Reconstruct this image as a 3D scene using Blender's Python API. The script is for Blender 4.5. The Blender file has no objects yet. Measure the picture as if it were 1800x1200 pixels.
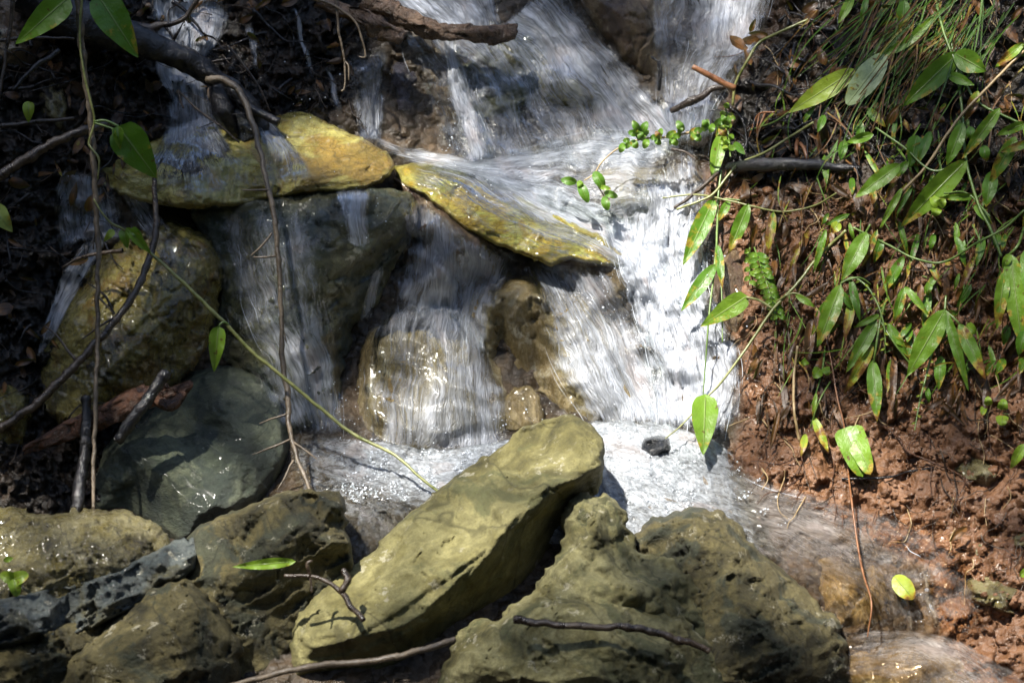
import bpy, math, random
import numpy as np
from mathutils import Vector
sc = bpy.context.scene
R = math.radians
random.seed(7); rng = np.random.default_rng(7)

# ---------------- camera, light, exposure ----------------
PITCH = R(23); D0 = 3.0; K = 0.0007
FW = np.array([0, math.cos(PITCH), -math.sin(PITCH)]); UP = np.array([0, math.sin(PITCH), math.cos(PITCH)]); RT = np.array([1.0, 0, 0])
CAM = np.array([0, 0, 0.9]) - FW * D0
cd = bpy.data.cameras.new('camera'); cam = bpy.data.objects.new('camera', cd); sc.collection.objects.link(cam)
cam.location = CAM; cam.rotation_euler = (math.pi/2 - PITCH, 0, 0)
cd.sensor_width = 36; cd.lens = 36 * D0 / (1800 * K); cd.clip_start = 0.05; cd.clip_end = 100
cd.dof.use_dof = True; cd.dof.focus_distance = 2.97; cd.dof.aperture_fstop = 6.3
sc.camera = cam
SUN_DIR = Vector((-0.32, -0.22, 0.92)).normalized()      # towards the sun
w = bpy.data.worlds.new('World'); sc.world = w; w.use_nodes = True
nt = w.node_tree; bg = nt.nodes['Background']
sky = nt.nodes.new('ShaderNodeTexSky'); sky.sky_type = 'NISHITA'; sky.sun_disc = False
sky.sun_elevation = math.asin(SUN_DIR.z); sky.sun_rotation = math.atan2(SUN_DIR.x, SUN_DIR.y)
nt.links.new(sky.outputs[0], bg.inputs[0]); bg.inputs[1].default_value = 0.09
sl = bpy.data.lights.new('sun', 'SUN'); sl.energy = 5.0; sl.angle = R(1.2); sl.color = (1, 0.95, 0.86)
so = bpy.data.objects.new('sun', sl); sc.collection.objects.link(so); so.rotation_euler = (-SUN_DIR).to_track_quat('-Z', 'Y').to_euler()
sc.view_settings.view_transform = 'Standard'; sc.view_settings.look = 'None'; sc.view_settings.exposure = 1.36; sc.view_settings.gamma = 1
sc.cycles.transparent_max_bounces = 24; sc.cycles.max_bounces = 8; sc.cycles.use_denoising = True
sc.cycles.sample_clamp_indirect = 6

# ---------------- helpers ----------------
def P(px, py, h):
    """picture-plane coordinates (px, py) and height h towards the viewer -> world, vectorised"""
    px = np.asarray(px, float); py = np.asarray(py, float); h = np.asarray(h, float)
    D = D0 - h*K; s = K*D/D0
    return CAM + ((px-900)*s)[..., None]*RT + ((600-py)*s)[..., None]*UP + D[..., None]*FW

_perm = rng.permutation(512).astype(np.int64); _g = rng.normal(size=(512, 3)); _g /= np.linalg.norm(_g, axis=1)[:, None]
def pn(x, y, z):
    x, y, z = np.broadcast_arrays(np.asarray(x, float), np.asarray(y, float), np.asarray(z, float))
    xi = np.floor(x).astype(np.int64); yi = np.floor(y).astype(np.int64); zi = np.floor(z).astype(np.int64)
    xf, yf, zf = x-xi, y-yi, z-zi
    f = lambda t: t*t*t*(t*(t*6-15)+10)
    u, v, w_ = f(xf), f(yf), f(zf); out = 0
    for a in (0, 1):
        for b in (0, 1):
            for c in (0, 1):
                k = _perm[(_perm[(_perm[(xi+a) & 511]+yi+b) & 511]+zi+c) & 511]; g = _g[k]
                d = g[..., 0]*(xf-a)+g[..., 1]*(yf-b)+g[..., 2]*(zf-c)
                out = out + d*(u if a else 1-u)*(v if b else 1-v)*(w_ if c else 1-w_)
    return out*1.5
def fbm(x, y, z, o=4, g=0.5):
    s = 0; a = 1
    for i in range(o):
        s = s + a*pn(x*2**i+i*17.3, y*2**i+i*5.1, z*2**i); a *= g
    return s
def ridged(x, y, z, o=4, g=0.5):
    s = 0; a = 1
    for i in range(o):
        s = s + a*(1-2*np.abs(pn(x*2**i+i*7.7, y*2**i, z*2**i+i*3.3))); a *= g
    return s/2
def facet(x, y, z, seed=0):
    """piecewise-planar chipped-stone noise"""
    x = x+0.35*pn(x*1.7, y*1.7, z*1.7+9); y = y+0.35*pn(x*1.7+5, y*1.7, z*1.7)
    xi, yi, zi = np.floor(x).astype(np.int64), np.floor(y).astype(np.int64), np.floor(z).astype(np.int64)
    best = np.full(x.shape, 1e9); val = np.zeros(x.shape)
    for a in (-1, 0, 1):
        for b in (-1, 0, 1):
            for c in (-1, 0, 1):
                k = _perm[(_perm[(_perm[(xi+a+seed) & 511]+yi+b) & 511]+zi+c) & 511]; g = _g[k]; j = _g[(k*7+13) & 511]*0.4+0.5
                dx, dy, dz = x-(xi+a+j[..., 0]), y-(yi+b+j[..., 1]), z-(zi+c+j[..., 2])
                d = dx*dx+dy*dy+dz*dz; m = d < best
                best = np.where(m, d, best); val = np.where(m, g[..., 0]*dx+g[..., 1]*dy+g[..., 2]*dz+0.25*g[..., 0], val)
    return val

def mesh_obj(name, verts, faces, mat, parent=None, uv=None, attrs=None, smooth=True, origin=True, mats=None, midx=None):
    verts = np.asarray(verts, float)
    me = bpy.data.meshes.new(name)
    o = bpy.data.objects.new(name, me); sc.collection.objects.link(o)
    off = np.zeros(3)
    if origin and parent is None:
        off = np.array([verts[:, 0].mean(), verts[:, 1].mean(), verts[:, 2].min()]); o.location = off
    faces = np.asarray(faces, np.int32) if not isinstance(faces, np.ndarray) else faces.astype(np.int32)
    n = faces.shape[1]
    me.vertices.add(len(verts)); me.vertices.foreach_set('co', (verts-off).astype(np.float32).ravel())
    me.loops.add(faces.size); me.loops.foreach_set('vertex_index', faces.ravel())
    me.polygons.add(len(faces)); me.polygons.foreach_set('loop_start', np.arange(0, faces.size, n, dtype=np.int32))
    me.polygons.foreach_set('loop_total', np.full(len(faces), n, np.int32))
    me.polygons.foreach_set('use_smooth', np.full(len(faces), smooth))
    if midx is not None: me.polygons.foreach_set('material_index', np.asarray(midx, np.int32))
    if uv is not None:
        l = me.uv_layers.new(name='UVMap'); l.data.foreach_set('uv', np.asarray(uv, np.float32)[faces.ravel()].ravel())
    for k, a in (attrs or {}).items():
        at = me.attributes.new(k, 'FLOAT', 'POINT'); at.data.foreach_set('value', np.asarray(a, np.float32))
    me.update(); me.validate()
    for m in (mats or [mat]): me.materials.append(m)
    if parent is not None:
        o.parent = parent; o.matrix_parent_inverse = parent.matrix_world.inverted() if False else o.matrix_parent_inverse
        o.location = tuple(-np.array(parent.location))
    return o
def tag(o, label=None, cat=None, group=None, kind=None):
    if label: o['label'] = label
    if cat: o['category'] = cat
    if group: o['group'] = group
    if kind: o['kind'] = kind
    return o
def empty(name, loc):
    o = bpy.data.objects.new(name, None); sc.collection.objects.link(o); o.location = tuple(loc); return o
def grid_faces(nu, nv, base=0):
    i = np.arange(nu-1)[:, None]*nv+np.arange(nv-1)[None, :]+base
    return np.stack([i, i+nv, i+nv+1, i+1], -1).reshape(-1, 4)
def catmull(pts, n):
    """resample a polyline (k,dim) to n smooth points, evenly by length"""
    p = np.asarray(pts, float)
    if len(p) < 2: return p
    q = np.vstack([2*p[0]-p[1], p, 2*p[-1]-p[-2]]); out = []
    for i in range(1, len(q)-2):
        t = np.linspace(0, 1, 12, endpoint=False)[:, None]
        a, b, c, d = q[i-1], q[i], q[i+1], q[i+2]
        out.append(0.5*((2*b)+(c-a)*t+(2*a-5*b+4*c-d)*t*t+(3*b-a-3*c+d)*t**3))
    out.append(q[-2][None]); out = np.vstack(out)
    L = np.r_[0, np.cumsum(np.linalg.norm(np.diff(out[:, :2], axis=0), axis=1))]
    s = np.linspace(0, L[-1], n)
    return np.stack([np.interp(s, L, out[:, k]) for k in range(out.shape[1])], 1)
def inpoly(x, y, poly):
    r = np.zeros(x.shape, bool); n = len(poly)
    for i in range(n):
        x0, y0 = poly[i][:2]; x1, y1 = poly[(i+1) % n][:2]
        if y0 == y1: continue
        c = ((y0 > y) != (y1 > y)) & (x < (x1-x0)*(y-y0)/(y1-y0)+x0); r ^= c
    return r
def blur(a, r):
    k = np.exp(-0.5*(np.arange(-int(2.5*r), int(2.5*r)+1)/r)**2); k /= k.sum(); n = len(k)//2
    for ax in (0, 1):
        p = np.pad(a, [(n, n) if i == ax else (0, 0) for i in (0, 1)], mode='edge')
        a = sum(k[i]*np.take(p, range(i, i+a.shape[ax]), axis=ax) for i in range(len(k)))
    return a
def ss(a, b, x):
    t = np.clip((x-a)/(b-a), 0, 1); return t*t*(3-2*t)

# ---------------- materials ----------------
class NT:
    def __init__(s, name):
        s.m = bpy.data.materials.new(name); s.m.use_nodes = True; s.t = s.m.node_tree; s.t.nodes.clear()
        s.out = s.n('ShaderNodeOutputMaterial')
    def n(s, k, **kw):
        o = s.t.nodes.new(k)
        for a, b in kw.items():
            if a.startswith('i_'): o.inputs[a[2:].replace('_', ' ')].default_value = b
            else: setattr(o, a, b)
        return o
    def l(s, a, b): s.t.links.new(a, b)
    def coord(s, scale=(1, 1, 1), rot=(0, 0, 0), kind='Object'):
        c = s.n('ShaderNodeTexCoord'); m = s.n('ShaderNodeMapping'); m.inputs['Scale'].default_value = scale; m.inputs['Rotation'].default_value = rot
        s.l(c.outputs[kind], m.inputs[0]); return m.outputs[0]
    def noise(s, vec, scale, detail=6, rough=0.6, dist=0.0, dim='3D'):
        o = s.n('ShaderNodeTexNoise', noise_dimensions=dim); o.inputs['Scale'].default_value = scale; o.inputs['Detail'].default_value = detail
        o.inputs['Roughness'].default_value = rough; o.inputs['Distortion'].default_value = dist; s.l(vec, o.inputs['Vector']); return o.outputs[0]
    def ramp(s, fac, stops, interp='LINEAR'):
        r = s.n('ShaderNodeValToRGB'); r.color_ramp.interpolation = interp; e = r.color_ramp.elements
        while len(e) < len(stops): e.new(0.5)
        for x, (p, c) in zip(e, stops):
            x.position = p; x.color = (*c, 1) if len(c) == 3 else c
        s.l(fac, r.inputs[0]); return r.outputs[0]
    def math(s, op, a, b=None, c=None, clamp=False):
        o = s.n('ShaderNodeMath', operation=op, use_clamp=clamp)
        for i, v in enumerate((a, b, c)):
            if v is None: continue
            if isinstance(v, (int, float)): o.inputs[i].default_value = v
            else: s.l(v, o.inputs[i])
        return o.outputs[0]
    def maprange(s, v, a, b, c=0.0, d=1.0):
        o = s.n('ShaderNodeMapRange'); o.clamp = True
        for k, x in zip(('Value', 'From Min', 'From Max', 'To Min', 'To Max'), (v, a, b, c, d)):
            if isinstance(x, (int, float)): o.inputs[k].default_value = x
            else: s.l(x, o.inputs[k])
        return o.outputs[0]
    def mix(s, f, a, b, mode='MIX'):
        o = s.n('ShaderNodeMix', data_type='RGBA', blend_type=mode)
        for sock, v in ((o.inputs[0], f), (o.inputs[6], a), (o.inputs[7], b)):
            if isinstance(v, (int, float)): sock.default_value = v
            elif isinstance(v, tuple): sock.default_value = (*v, 1)
            else: s.l(v, sock)
        return o.outputs[2]
    def bump(s, h, dist, strength=1.0, prev=None):
        o = s.n('ShaderNodeBump'); o.inputs['Distance'].default_value = dist; o.inputs['Strength'].default_value = strength
        s.l(h, o.inputs['Height'])
        if prev is not None: s.l(prev, o.inputs['Normal'])
        return o.outputs[0]
    def bsdf(s, col, rough, nrm=None, spec=0.5, coat=0.0, sub=0.0, trans=0.0):
        b = s.n('ShaderNodeBsdfPrincipled')
        for k, v in (('Base Color', col), ('Roughness', rough)):
            if isinstance(v, (int, float)): b.inputs[k].default_value = v
            elif isinstance(v, tuple): b.inputs[k].default_value = (*v, 1)
            else: s.l(v, b.inputs[k])
        b.inputs['Specular IOR Level'].default_value = spec; b.inputs['Coat Weight'].default_value = coat; b.inputs['Coat Roughness'].default_value = 0.12
        if nrm is not None: s.l(nrm, b.inputs['Normal']); 
        return b.outputs[0]
    def done(s, sh): s.l(sh, s.out.inputs[0]); return s.m

def rock_mat(name, dark, mid, light, stain, wet=0.35, scale=1.0, stretch=(1, 1, 1), rot=(0, 0, 0), stain_amt=0.5, fleck=(0.5, 0.47, 0.36), vein=True):
    n = NT(name); v = n.coord(stretch, rot); v0 = n.coord()
    a = n.noise(v, 16*scale, 9, 0.62, 0.6); c = n.ramp(a, [(0.32, dark), (0.44, mid), (0.55, light), (0.66, mid), (0.74, dark)])
    b = n.noise(v0, 9*scale, 6, 0.6, 1.2); c = n.mix(n.maprange(b, 0.60-0.2*stain_amt, 0.66-0.2*stain_amt, 0, .8), c, stain); w_ = n.noise(v0, 26*scale, 5, .65, 1.5); c = n.mix(n.maprange(w_, .38, .28, 0, .5), c, dark)
    d = n.noise(v, 90*scale, 6, 0.7); c = n.mix(n.maprange(d, 0.38, 0.62, 0.65, 0.0), c, n.mix(0.7, c, dark), 'MIX')
    f = n.noise(v0, 55*scale, 5, 0.7, 0.4); c = n.mix(n.maprange(f, 0.62, 0.75, 0, 0.7), c, fleck)
    g = n.noise(v0, 4.5*scale, 4, 0.6, 0.5); c = n.mix(n.maprange(g, 0.35, 0.65, 0, 0.55), c, n.mix(0.75, c, dark))
    if vein:
        q = n.noise(v, 7*scale, 3, 0.5, 0.6); q = n.math('ABSOLUTE', n.math('SUBTRACT', q, 0.5)); c = n.mix(n.maprange(q, 0.002, 0.010, 0.6, 0), c, dark)
    mp = n.noise(v, 260*scale, 4, 0.7)
    rg = n.noise(v, 42*scale, 9, 0.74, 0.0); vo = n.n('ShaderNodeTexVoronoi', feature='DISTANCE_TO_EDGE'); vo.inputs['Scale'].default_value = 30*scale; vd = n.n('ShaderNodeVectorMath', operation='MULTIPLY_ADD'); nn_ = n.n('ShaderNodeTexNoise'); nn_.inputs['Scale'].default_value = 25*scale; nn_.inputs['Detail'].default_value = 5; n.l(v, nn_.inputs['Vector']); n.l(nn_.outputs['Color'], vd.inputs[0]); vd.inputs[1].default_value = (.05, .05, .05); n.l(v, vd.inputs[2]); n.l(vd.outputs[0], vo.inputs['Vector'])
    ck = n.math('MULTIPLY', n.maprange(vo.outputs['Distance'], 0, .05, -1, 0), n.maprange(b, .45, .6))
    li = n.noise(v0, 30*scale, 7, .75); c = n.mix(n.maprange(li, .60, .63, 0, .55), c, fleck); c = n.mix(n.maprange(li, .41, .36, 0, .45), c, stain); gr = n.noise(v0, 420, 3, .8); c = n.mix(n.maprange(gr, .35, .65, .5, 0), c, n.mix(.6, c, dark)); c = n.mix(n.maprange(ck, -1, -.3, .4, 0), c, dark)
    h = n.math('ADD', n.math('MULTIPLY', rg, 1.1), n.math('MULTIPLY', d, 0.3)); h = n.math('ADD', h, n.math('ADD', n.math('MULTIPLY', mp, 0.16), n.math('MULTIPLY', ck, .06)))
    nr = n.bump(h, 0.0085, 1.0)
    r = n.maprange(li, 0.38, 0.6, 0.62-0.5*wet, 0.92-0.66*wet)
    return n.done(n.bsdf(c, r, nr, 0.5, max(0.0, wet-.45)*1.3))
M = {}
M['slab'] = rock_mat('mossy_tan_stone', (0.039, 0.035, 0.009), (0.195, 0.171, 0.054), (0.339, 0.308, 0.129), (0.102, 0.111, 0.043), 0.2, 0.7)
M['tan'] = rock_mat('lumpy_tan_stone', (0.029, 0.028, 0.009), (0.176, 0.155, 0.053), (0.317, 0.293, 0.139), (0.071, 0.081, 0.032), 0.2, 1.0)
M['dkbrown'] = rock_mat('dark_brown_stone', (0.012, 0.011, 0.004), (0.100, 0.083, 0.027), (0.200, 0.165, 0.062), (0.040, 0.054, 0.036), 0.35, 1.1)
M['yellow'] = rock_mat('wet_yellow_stone', (0.070, 0.055, 0.013), (0.506, 0.404, 0.080), (0.720, 0.654, 0.202), (0.405, 0.241, 0.043), 0.85, 1.1, (1, 1, 2.2), (0, R(15), 0))
M['gold'] = rock_mat('wet_golden_stone', (0.123, 0.077, 0.008), (0.671, 0.463, 0.051), (0.720, 0.720, 0.177), (0.255, 0.246, 0.047), 0.8, 1.3, (1, 1, 2.5), (0, R(-30), 0))
M['olive'] = rock_mat('wet_olive_stone', (0.016, 0.013, 0.004), (0.199, 0.162, 0.024), (0.400, 0.338, 0.090), (0.231, 0.133, 0.017), 0.9, 1.2)
M['grey'] = rock_mat('blue_grey_stone', (0.020, 0.026, 0.018), (0.105, 0.126, 0.082), (0.198, 0.216, 0.130), (0.052, 0.066, 0.054), 0.55, 0.9, (1, 1, 1.8), (0, R(40), 0), fleck=(.25, .26, .2))
M['slate'] = rock_mat('wet_blue_slate', (0.015, 0.021, 0.022), (0.075, 0.094, 0.094), (0.179, 0.198, 0.179), (0.131, 0.112, 0.037), 0.6, 1.0, (1, 1, 4.0), (0, R(-35), 0))
M['bigdark'] = rock_mat('dark_olive_boulder_stone', (0.018, 0.018, 0.008), (0.102, 0.098, 0.041), (0.216, 0.204, 0.096), (0.048, 0.072, 0.060), 0.75, 0.9)
M['warm'] = rock_mat('wet_warm_stone', (0.071, 0.049, 0.015), (0.268, 0.198, 0.083), (0.407, 0.326, 0.166), (0.182, 0.128, 0.046), 0.9, 0.9, (1.6, 1, .5))
M['brown'] = rock_mat('brown_red_stone', (.04, .022, .012), (.16, .10, .05), (.28, .20, .10), (.09, .05, .04), 0.7, 1.0, (1.3, 1, .6), (0, R(20), 0))
M['black'] = rock_mat('wet_black_stone', (.006, .007, .008), (.02, .022, .025), (.05, .055, .06), (.015, .015, .02), 0.9, 1.6, fleck=(.12, .13, .15))
M['purple'] = rock_mat('purple_grey_stone', (.02, .016, .022), (.07, .06, .075), (.14, .13, .15), (.05, .035, .03), 0.9, 1.4)
M['crust'] = rock_mat('crusty_wet_stone', (0.028, 0.022, 0.009), (0.196, 0.167, 0.063), (0.352, 0.312, 0.154), (0.254, 0.205, 0.054), 0.85, 1.6, fleck=(.5, .46, .34))

# ---------------- heights of the ground under everything ----------------
CP = np.array([(-700,-500,-100),(-700,600,100),(-700,1700,800),(0,0,-60),(0,200,-20),(0,400,10),(0,650,80),(0,850,150),(0,1200,350),
(150,0,-90),(150,200,-50),(150,400,-50),(200,600,-40),(150,800,20),(200,1200,350),(350,0,-220),(350,150,-180),(350,250,-170),(350,400,-100),(400,600,-80),(400,800,-10),(400,1200,380),
(520,0,-220),(520,150,-200),(600,200,-180),(600,400,-110),(600,600,-90),(600,760,0),(650,880,160),(650,1000,250),(600,1200,400),
(750,0,-270),(750,150,-240),(750,260,-200),(750,300,-160),(750,420,-110),(750,550,-90),(750,760,0),(800,850,150),
(900,0,-320),(900,150,-280),(900,260,-220),(900,330,-150),(950,450,-110),(950,600,-90),(950,730,-10),(950,850,150),(1000,1200,400),
(1050,0,-330),(1050,200,-260),(1100,290,-200),(1150,400,-130),(1150,550,-80),(1200,730,10),(1200,850,160),(1250,950,250),
(1200,0,-300),(1200,150,-270),(1250,250,-190),(1280,0,-300),
(1370,0,-170),(1350,150,-120),(1350,300,-60),(1310,450,-40),(1330,600,50),(1330,740,95),(1400,850,180),(1520,940,235),(1500,1100,320),(1550,1180,350),
(1500,0,-100),(1500,300,20),(1550,500,60),(1550,700,120),(1600,850,190),(1700,950,255),(1640,1010,262),(1640,1110,300),(1720,1130,340),(1800,1200,380),
(1800,0,0),(1800,300,100),(1800,600,170),(1800,900,260),(2500,-500,200),(2500,600,500),(2500,1700,900),(900,-500,-480),(900,1700,700)], float)
def rbf(pts, q):
    d = np.linalg.norm(pts[:, None, :2]-pts[None, :, :2], axis=2); A = np.zeros((len(pts)+3,)*2); n = len(pts)
    A[:n, :n] = d; A[:n, n:] = np.c_[np.ones(n), pts[:, :2]]; A[n:, :n] = A[:n, n:].T
    c = np.linalg.solve(A, np.r_[pts[:, 2], 0, 0, 0]); out = c[n]+c[n+1]*q[0]+c[n+2]*q[1]
    for i in range(n): out = out+c[i]*np.hypot(q[0]-pts[i, 0], q[1]-pts[i, 1])
    return out
GX0, GX1, GY0, GY1, GS = -500, 2300, -400, 1600, 4
gx = np.arange(GX0, GX1+1, GS, dtype=float); gy = np.arange(GY0, GY1+1, GS, dtype=float)
GXX, GYY = np.meshgrid(gx, gy)
H = rbf(CP, (GXX, GYY))
# which ground is what: clay bank on the right, humus on the left and at the top right, stream bed between
bankx = np.interp(GYY, [0, 150, 300, 450, 600, 750, 800, 850, 900, 950, 1000, 1150, 1400], [1385, 1300, 1245, 1265, 1300, 1310, 1270, 1340, 1440, 1540, 1640, 1670, 1690])
clay = ss(-25, 15, GXX-bankx+20*fbm(GXX/60, GYY/60, 0, 3))
humus_r = clay*ss(60, -60, GYY-(330+0.10*(GXX-1300))+90*fbm(GXX/110, GYY/110, 3, 3))
leftx = np.interp(GYY, [0, 170, 240, 300, 380, 500, 800, 900], [640, 640, 420, 250, 200, 200, 260, 200])
left = ss(30, -30, GXX-leftx+25*fbm(GXX/60, GYY/60, 5, 3))
mid = ss(40, 0, np.hypot((GXX-545)/110, (GYY-110)/120)*100-60) 
rough = np.clip(clay+left+mid, 0, 1)
n1 = fbm(GXX/70, GYY/70, 1.3, 4); n2 = ridged(GXX/34, GYY/34, H/34, 4); n3 = fbm(GXX/14, GYY/14, 4.4, 3)
n4 = facet(GXX/30, GYY/30, H/60, 3); n5 = facet(GXX/13, GYY/13, H/40, 5)
H = H+14*n1*(0.5+rough)+clay*(13*n4+8*n5+4*n3-5*n2)+np.maximum(left, mid)*(22*n4+12*n5+8*n3-8*n2)+(1-rough)*(8*n4+2*n3)
H = H-clay*14*ss(0.1, 0.6, fbm(GXX/45+9, GYY/38, 8, 2))      # pits and slumps in the clay
HG = H.copy()
g = NT('ground_soil')
v = g.coord(); at = lambda k: [setattr(x := g.n('ShaderNodeAttribute'), 'attribute_name', k), x.outputs['Fac']][1]
na = g.noise(v, 18, 8, 0.65, 0.5); nb = g.noise(v, 120, 6, 0.7); nc = g.noise(v, 6, 5, 0.6, 1)
cclay = g.ramp(na, [(0.25, (.028, .012, .006)), (0.45, (.135, .064, .030)), (0.6, (.23, .115, .055)), (0.78, (.15, .068, .030))])
cclay = g.mix(g.maprange(nb, 0.3, 0.7, 0.5, 0), cclay, (.04, .018, .01)); cclay = g.mix(g.maprange(nc, 0.42, 0.62, 0, 0.7), cclay, (.20, .10, .05))
chum = g.ramp(na, [(0.3, (.004, .0035, .003)), (0.5, (.014, .010, .006)), (0.62, (.035, .021, .011)), (0.75, (.008, .007, .006))])
cbed = g.ramp(na, [(0.3, (.012, .009, .006)), (0.5, (.05, .036, .022)), (0.7, (.12, .08, .045))])
c = g.mix(at('clay'), cbed, cclay); c = g.mix(at('humus'), c, chum)
vo = g.n('ShaderNodeTexVoronoi'); vo.inputs['Scale'].default_value = 75; g.l(v, vo.inputs['Vector']); hh = g.math('ADD', na, g.math('MULTIPLY', nb, 0.45)); hh = g.math('ADD', hh, g.math('MULTIPLY', vo.outputs['Distance'], -0.9))
wetn = g.noise(v, 9, 4, 0.5)
M['ground'] = g.done(g.bsdf(c, g.maprange(wetn, 0.4, 0.6, 0.12, 0.42), g.bump(hh, 0.0075), 0.5))
humus = np.clip(humus_r+left+mid, 0, 1)
V = P(GXX, GYY, H-3).reshape(-1, 3); gnd_f = grid_faces(*GXX.shape)[:, ::-1]
tag(mesh_obj('ground', V, gnd_f, M['ground'], attrs={'clay': clay.ravel(), 'humus': humus.ravel()}, origin=False), kind='structure')

# ---------------- rocks ----------------
from mathutils.geometry import delaunay_2d_cdt
def coarse(outl, inner, qx, qy):
    pts = [Vector((p[0], p[1])) for p in outl+inner]; hv = [p[2] for p in outl+inner]; n = len(outl)
    vo, eo, fo, ov, oe, of = delaunay_2d_cdt(pts, [(i, (i+1) % n) for i in range(n)], [], 0, 1e-4)
    out = np.full(qx.shape, np.nan)
    hh = [hv[o[0]] if len(o) else np.mean(hv) for o in ov]
    for f in fo:
        (ax, ay), (bx, by), (cx, cy) = [vo[i] for i in f]; d = (by-cy)*(ax-cx)+(cx-bx)*(ay-cy)
        if abs(d) < 1e-9: continue
        l0 = ((by-cy)*(qx-cx)+(cx-bx)*(qy-cy))/d; l1 = ((cy-ay)*(qx-cx)+(ax-cx)*(qy-cy))/d; l2 = 1-l0-l1
        m = (l0 >= -1e-4) & (l1 >= -1e-4) & (l2 >= -1e-4)
        out[m] = (l0*hh[f[0]]+l1*hh[f[1]]+l2*hh[f[2]])[m]
    return out
def seg_dist(qx, qy, poly):
    best = np.full(qx.shape, 1e9); nx = qx.copy(); ny = qy.copy(); hz = np.zeros(qx.shape); n = len(poly)
    for i in range(n):
        (ax, ay, ah), (bx, by, bh) = poly[i], poly[(i+1) % n]; dx, dy = bx-ax, by-ay; L = dx*dx+dy*dy+1e-9
        t = np.clip(((qx-ax)*dx+(qy-ay)*dy)/L, 0, 1); cx, cy = ax+t*dx, ay+t*dy; d = np.hypot(qx-cx, qy-cy); m = d < best
        best = np.where(m, d, best); nx = np.where(m, cx, nx); ny = np.where(m, cy, ny); hz = np.where(m, ah+t*(bh-ah), hz)
    return best, nx, ny, hz
ROCKN = [0]
def rock(name, label, cat, mat, outl, inner, er=26, drop=40, thick=110, amp=7, fac=10, fs=60, s=3.4, strata=None, jag=3.0, lump=0, group=None, water=True, soft=0.0, attrs=None, chis=26, lay=1.4, rug=1.5):
    ROCKN[0] += 1; sd = ROCKN[0]*13.7
    d_out = [tuple(o) if len(o) == 3 else (*o, 0) for o in outl]
    # ragged outline
    P2 = []
    n = len(d_out)
    for i in range(n):
        a, b = np.array(d_out[i], float), np.array(d_out[(i+1) % n], float); m = max(1, int(np.hypot(*(b-a)[:2])/(s*1.5)))
        for t in range(m): P2.append(a+(b-a)*t/m)
    P2 = np.array(P2)
    for _ in range(1): P2 = (np.roll(P2, 1, 0)+2*P2+np.roll(P2, -1, 0))/4
    j = 1.6*facet(P2[:, 0]/38, P2[:, 1]/38, P2[:, 0]*0+sd, 3)+fbm(P2[:, 0]/16, P2[:, 1]/16, sd, 3); T = np.roll(P2, -1, 0)-np.roll(P2, 1, 0); N = np.stack([T[:, 1], -T[:, 0]], 1); N /= np.linalg.norm(N, axis=1)[:, None]+1e-9
    P2[:, :2] += N*(j*jag)[:, None]
    poly = [tuple(p) for p in P2]
    x0, x1 = P2[:, 0].min()-s, P2[:, 0].max()+s; y0, y1 = P2[:, 1].min()-s, P2[:, 1].max()+s
    X, Y = np.meshgrid(np.arange(x0, x1+s, s), np.arange(y0, y1+s, s))
    ins = inpoly(X, Y, poly)
    c = ins[:-1, :-1] | ins[1:, :-1] | ins[:-1, 1:] | ins[1:, 1:]
    used = np.zeros(X.shape, bool); used[:-1, :-1] |= c; used[1:, :-1] |= c; used[:-1, 1:] |= c; used[1:, 1:] |= c
    idx = -np.ones(X.shape, int); idx[used] = np.arange(used.sum())
    qx, qy, qi = X[used], Y[used], ins[used]
    e, nx, ny, oh = seg_dist(qx, qy, poly)
    qx = np.where(qi, qx, nx); qy = np.where(qi, qy, ny); e = np.where(qi, e, 0)
    hc = coarse([tuple(o) for o in d_out], list(inner), qx, qy)
    bad = np.isnan(hc); hc[bad] = oh[bad]
    if soft > 0:   # round off creases by blurring the control surface a little
        G = np.full(X.shape, np.nan); G[used] = hc; Wt = (~np.isnan(G)).astype(float); G0 = np.where(Wt > 0, G, 0)
        hc = (blur(G0, soft/s)/np.maximum(blur(Wt, soft/s), 1e-3))[used]
    er = er*0.5; drop = drop*0.8; nz = fbm(qx/60, qy/60, sd, 3, 0.45)*amp*0.8+facet(qx/fs/1.5, qy/fs/1.5, hc/fs*0+sd, ROCKN[0])*fac*1.3+facet(qx/fs*2.2, qy/fs*2.2, sd, ROCKN[0]+9)*fac*0.8+facet(qx/fs*4.6, qy/fs*4.6, sd, ROCKN[0]+5)*fac*0.26+fbm(qx/15, qy/15, sd, 3, .6)*rug*.9+rug*.8*ridged(qx/26, qy/26, sd, 3)
    # chisel: shallow plane cuts make flat faces with crisp edges
    rr_ = np.random.default_rng(ROCKN[0]); cxm, cym = qx.mean(), qy.mean(); ext = math.sqrt(len(qx))*s; G = np.full(X.shape, np.nan); G[used] = hc
    Wt = (~np.isnan(G)).astype(float); Gs = blur(np.where(Wt > 0, G, 0), 3)/np.maximum(blur(Wt, 3), 1e-3); gy_, gx_ = np.gradient(Gs, s); gx_, gy_ = gx_[used], gy_[used]; h0_ = hc+nz; hcut = h0_.copy()
    for _ in range(int(10+ext/14) if chis else 0):
        i = rr_.integers(len(qx)); ox, oy = qx[i]-cxm, qy[i]-cym; q_ = math.hypot(ox, oy)+1e-6; mg = rr_.uniform(.05, .5)*min(1, q_/ext*2.5); th_ = rr_.normal()*.8
        vx, vy = (ox*math.cos(th_)-oy*math.sin(th_))/q_, (ox*math.sin(th_)+oy*math.cos(th_))/q_
        pl = h0_[i]-rr_.uniform(0, 6)+(gx_[i]-vx*mg)*(qx-qx[i])+(gy_[i]-vy*mg)*(qy-qy[i]); loc = np.exp(-((qx-qx[i])**2+(qy-qy[i])**2)/(ext*.33)**2)
        hcut = np.where(pl < hcut, np.maximum(pl, hcut-chis*loc), hcut)
    nz = hcut-hc
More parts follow.
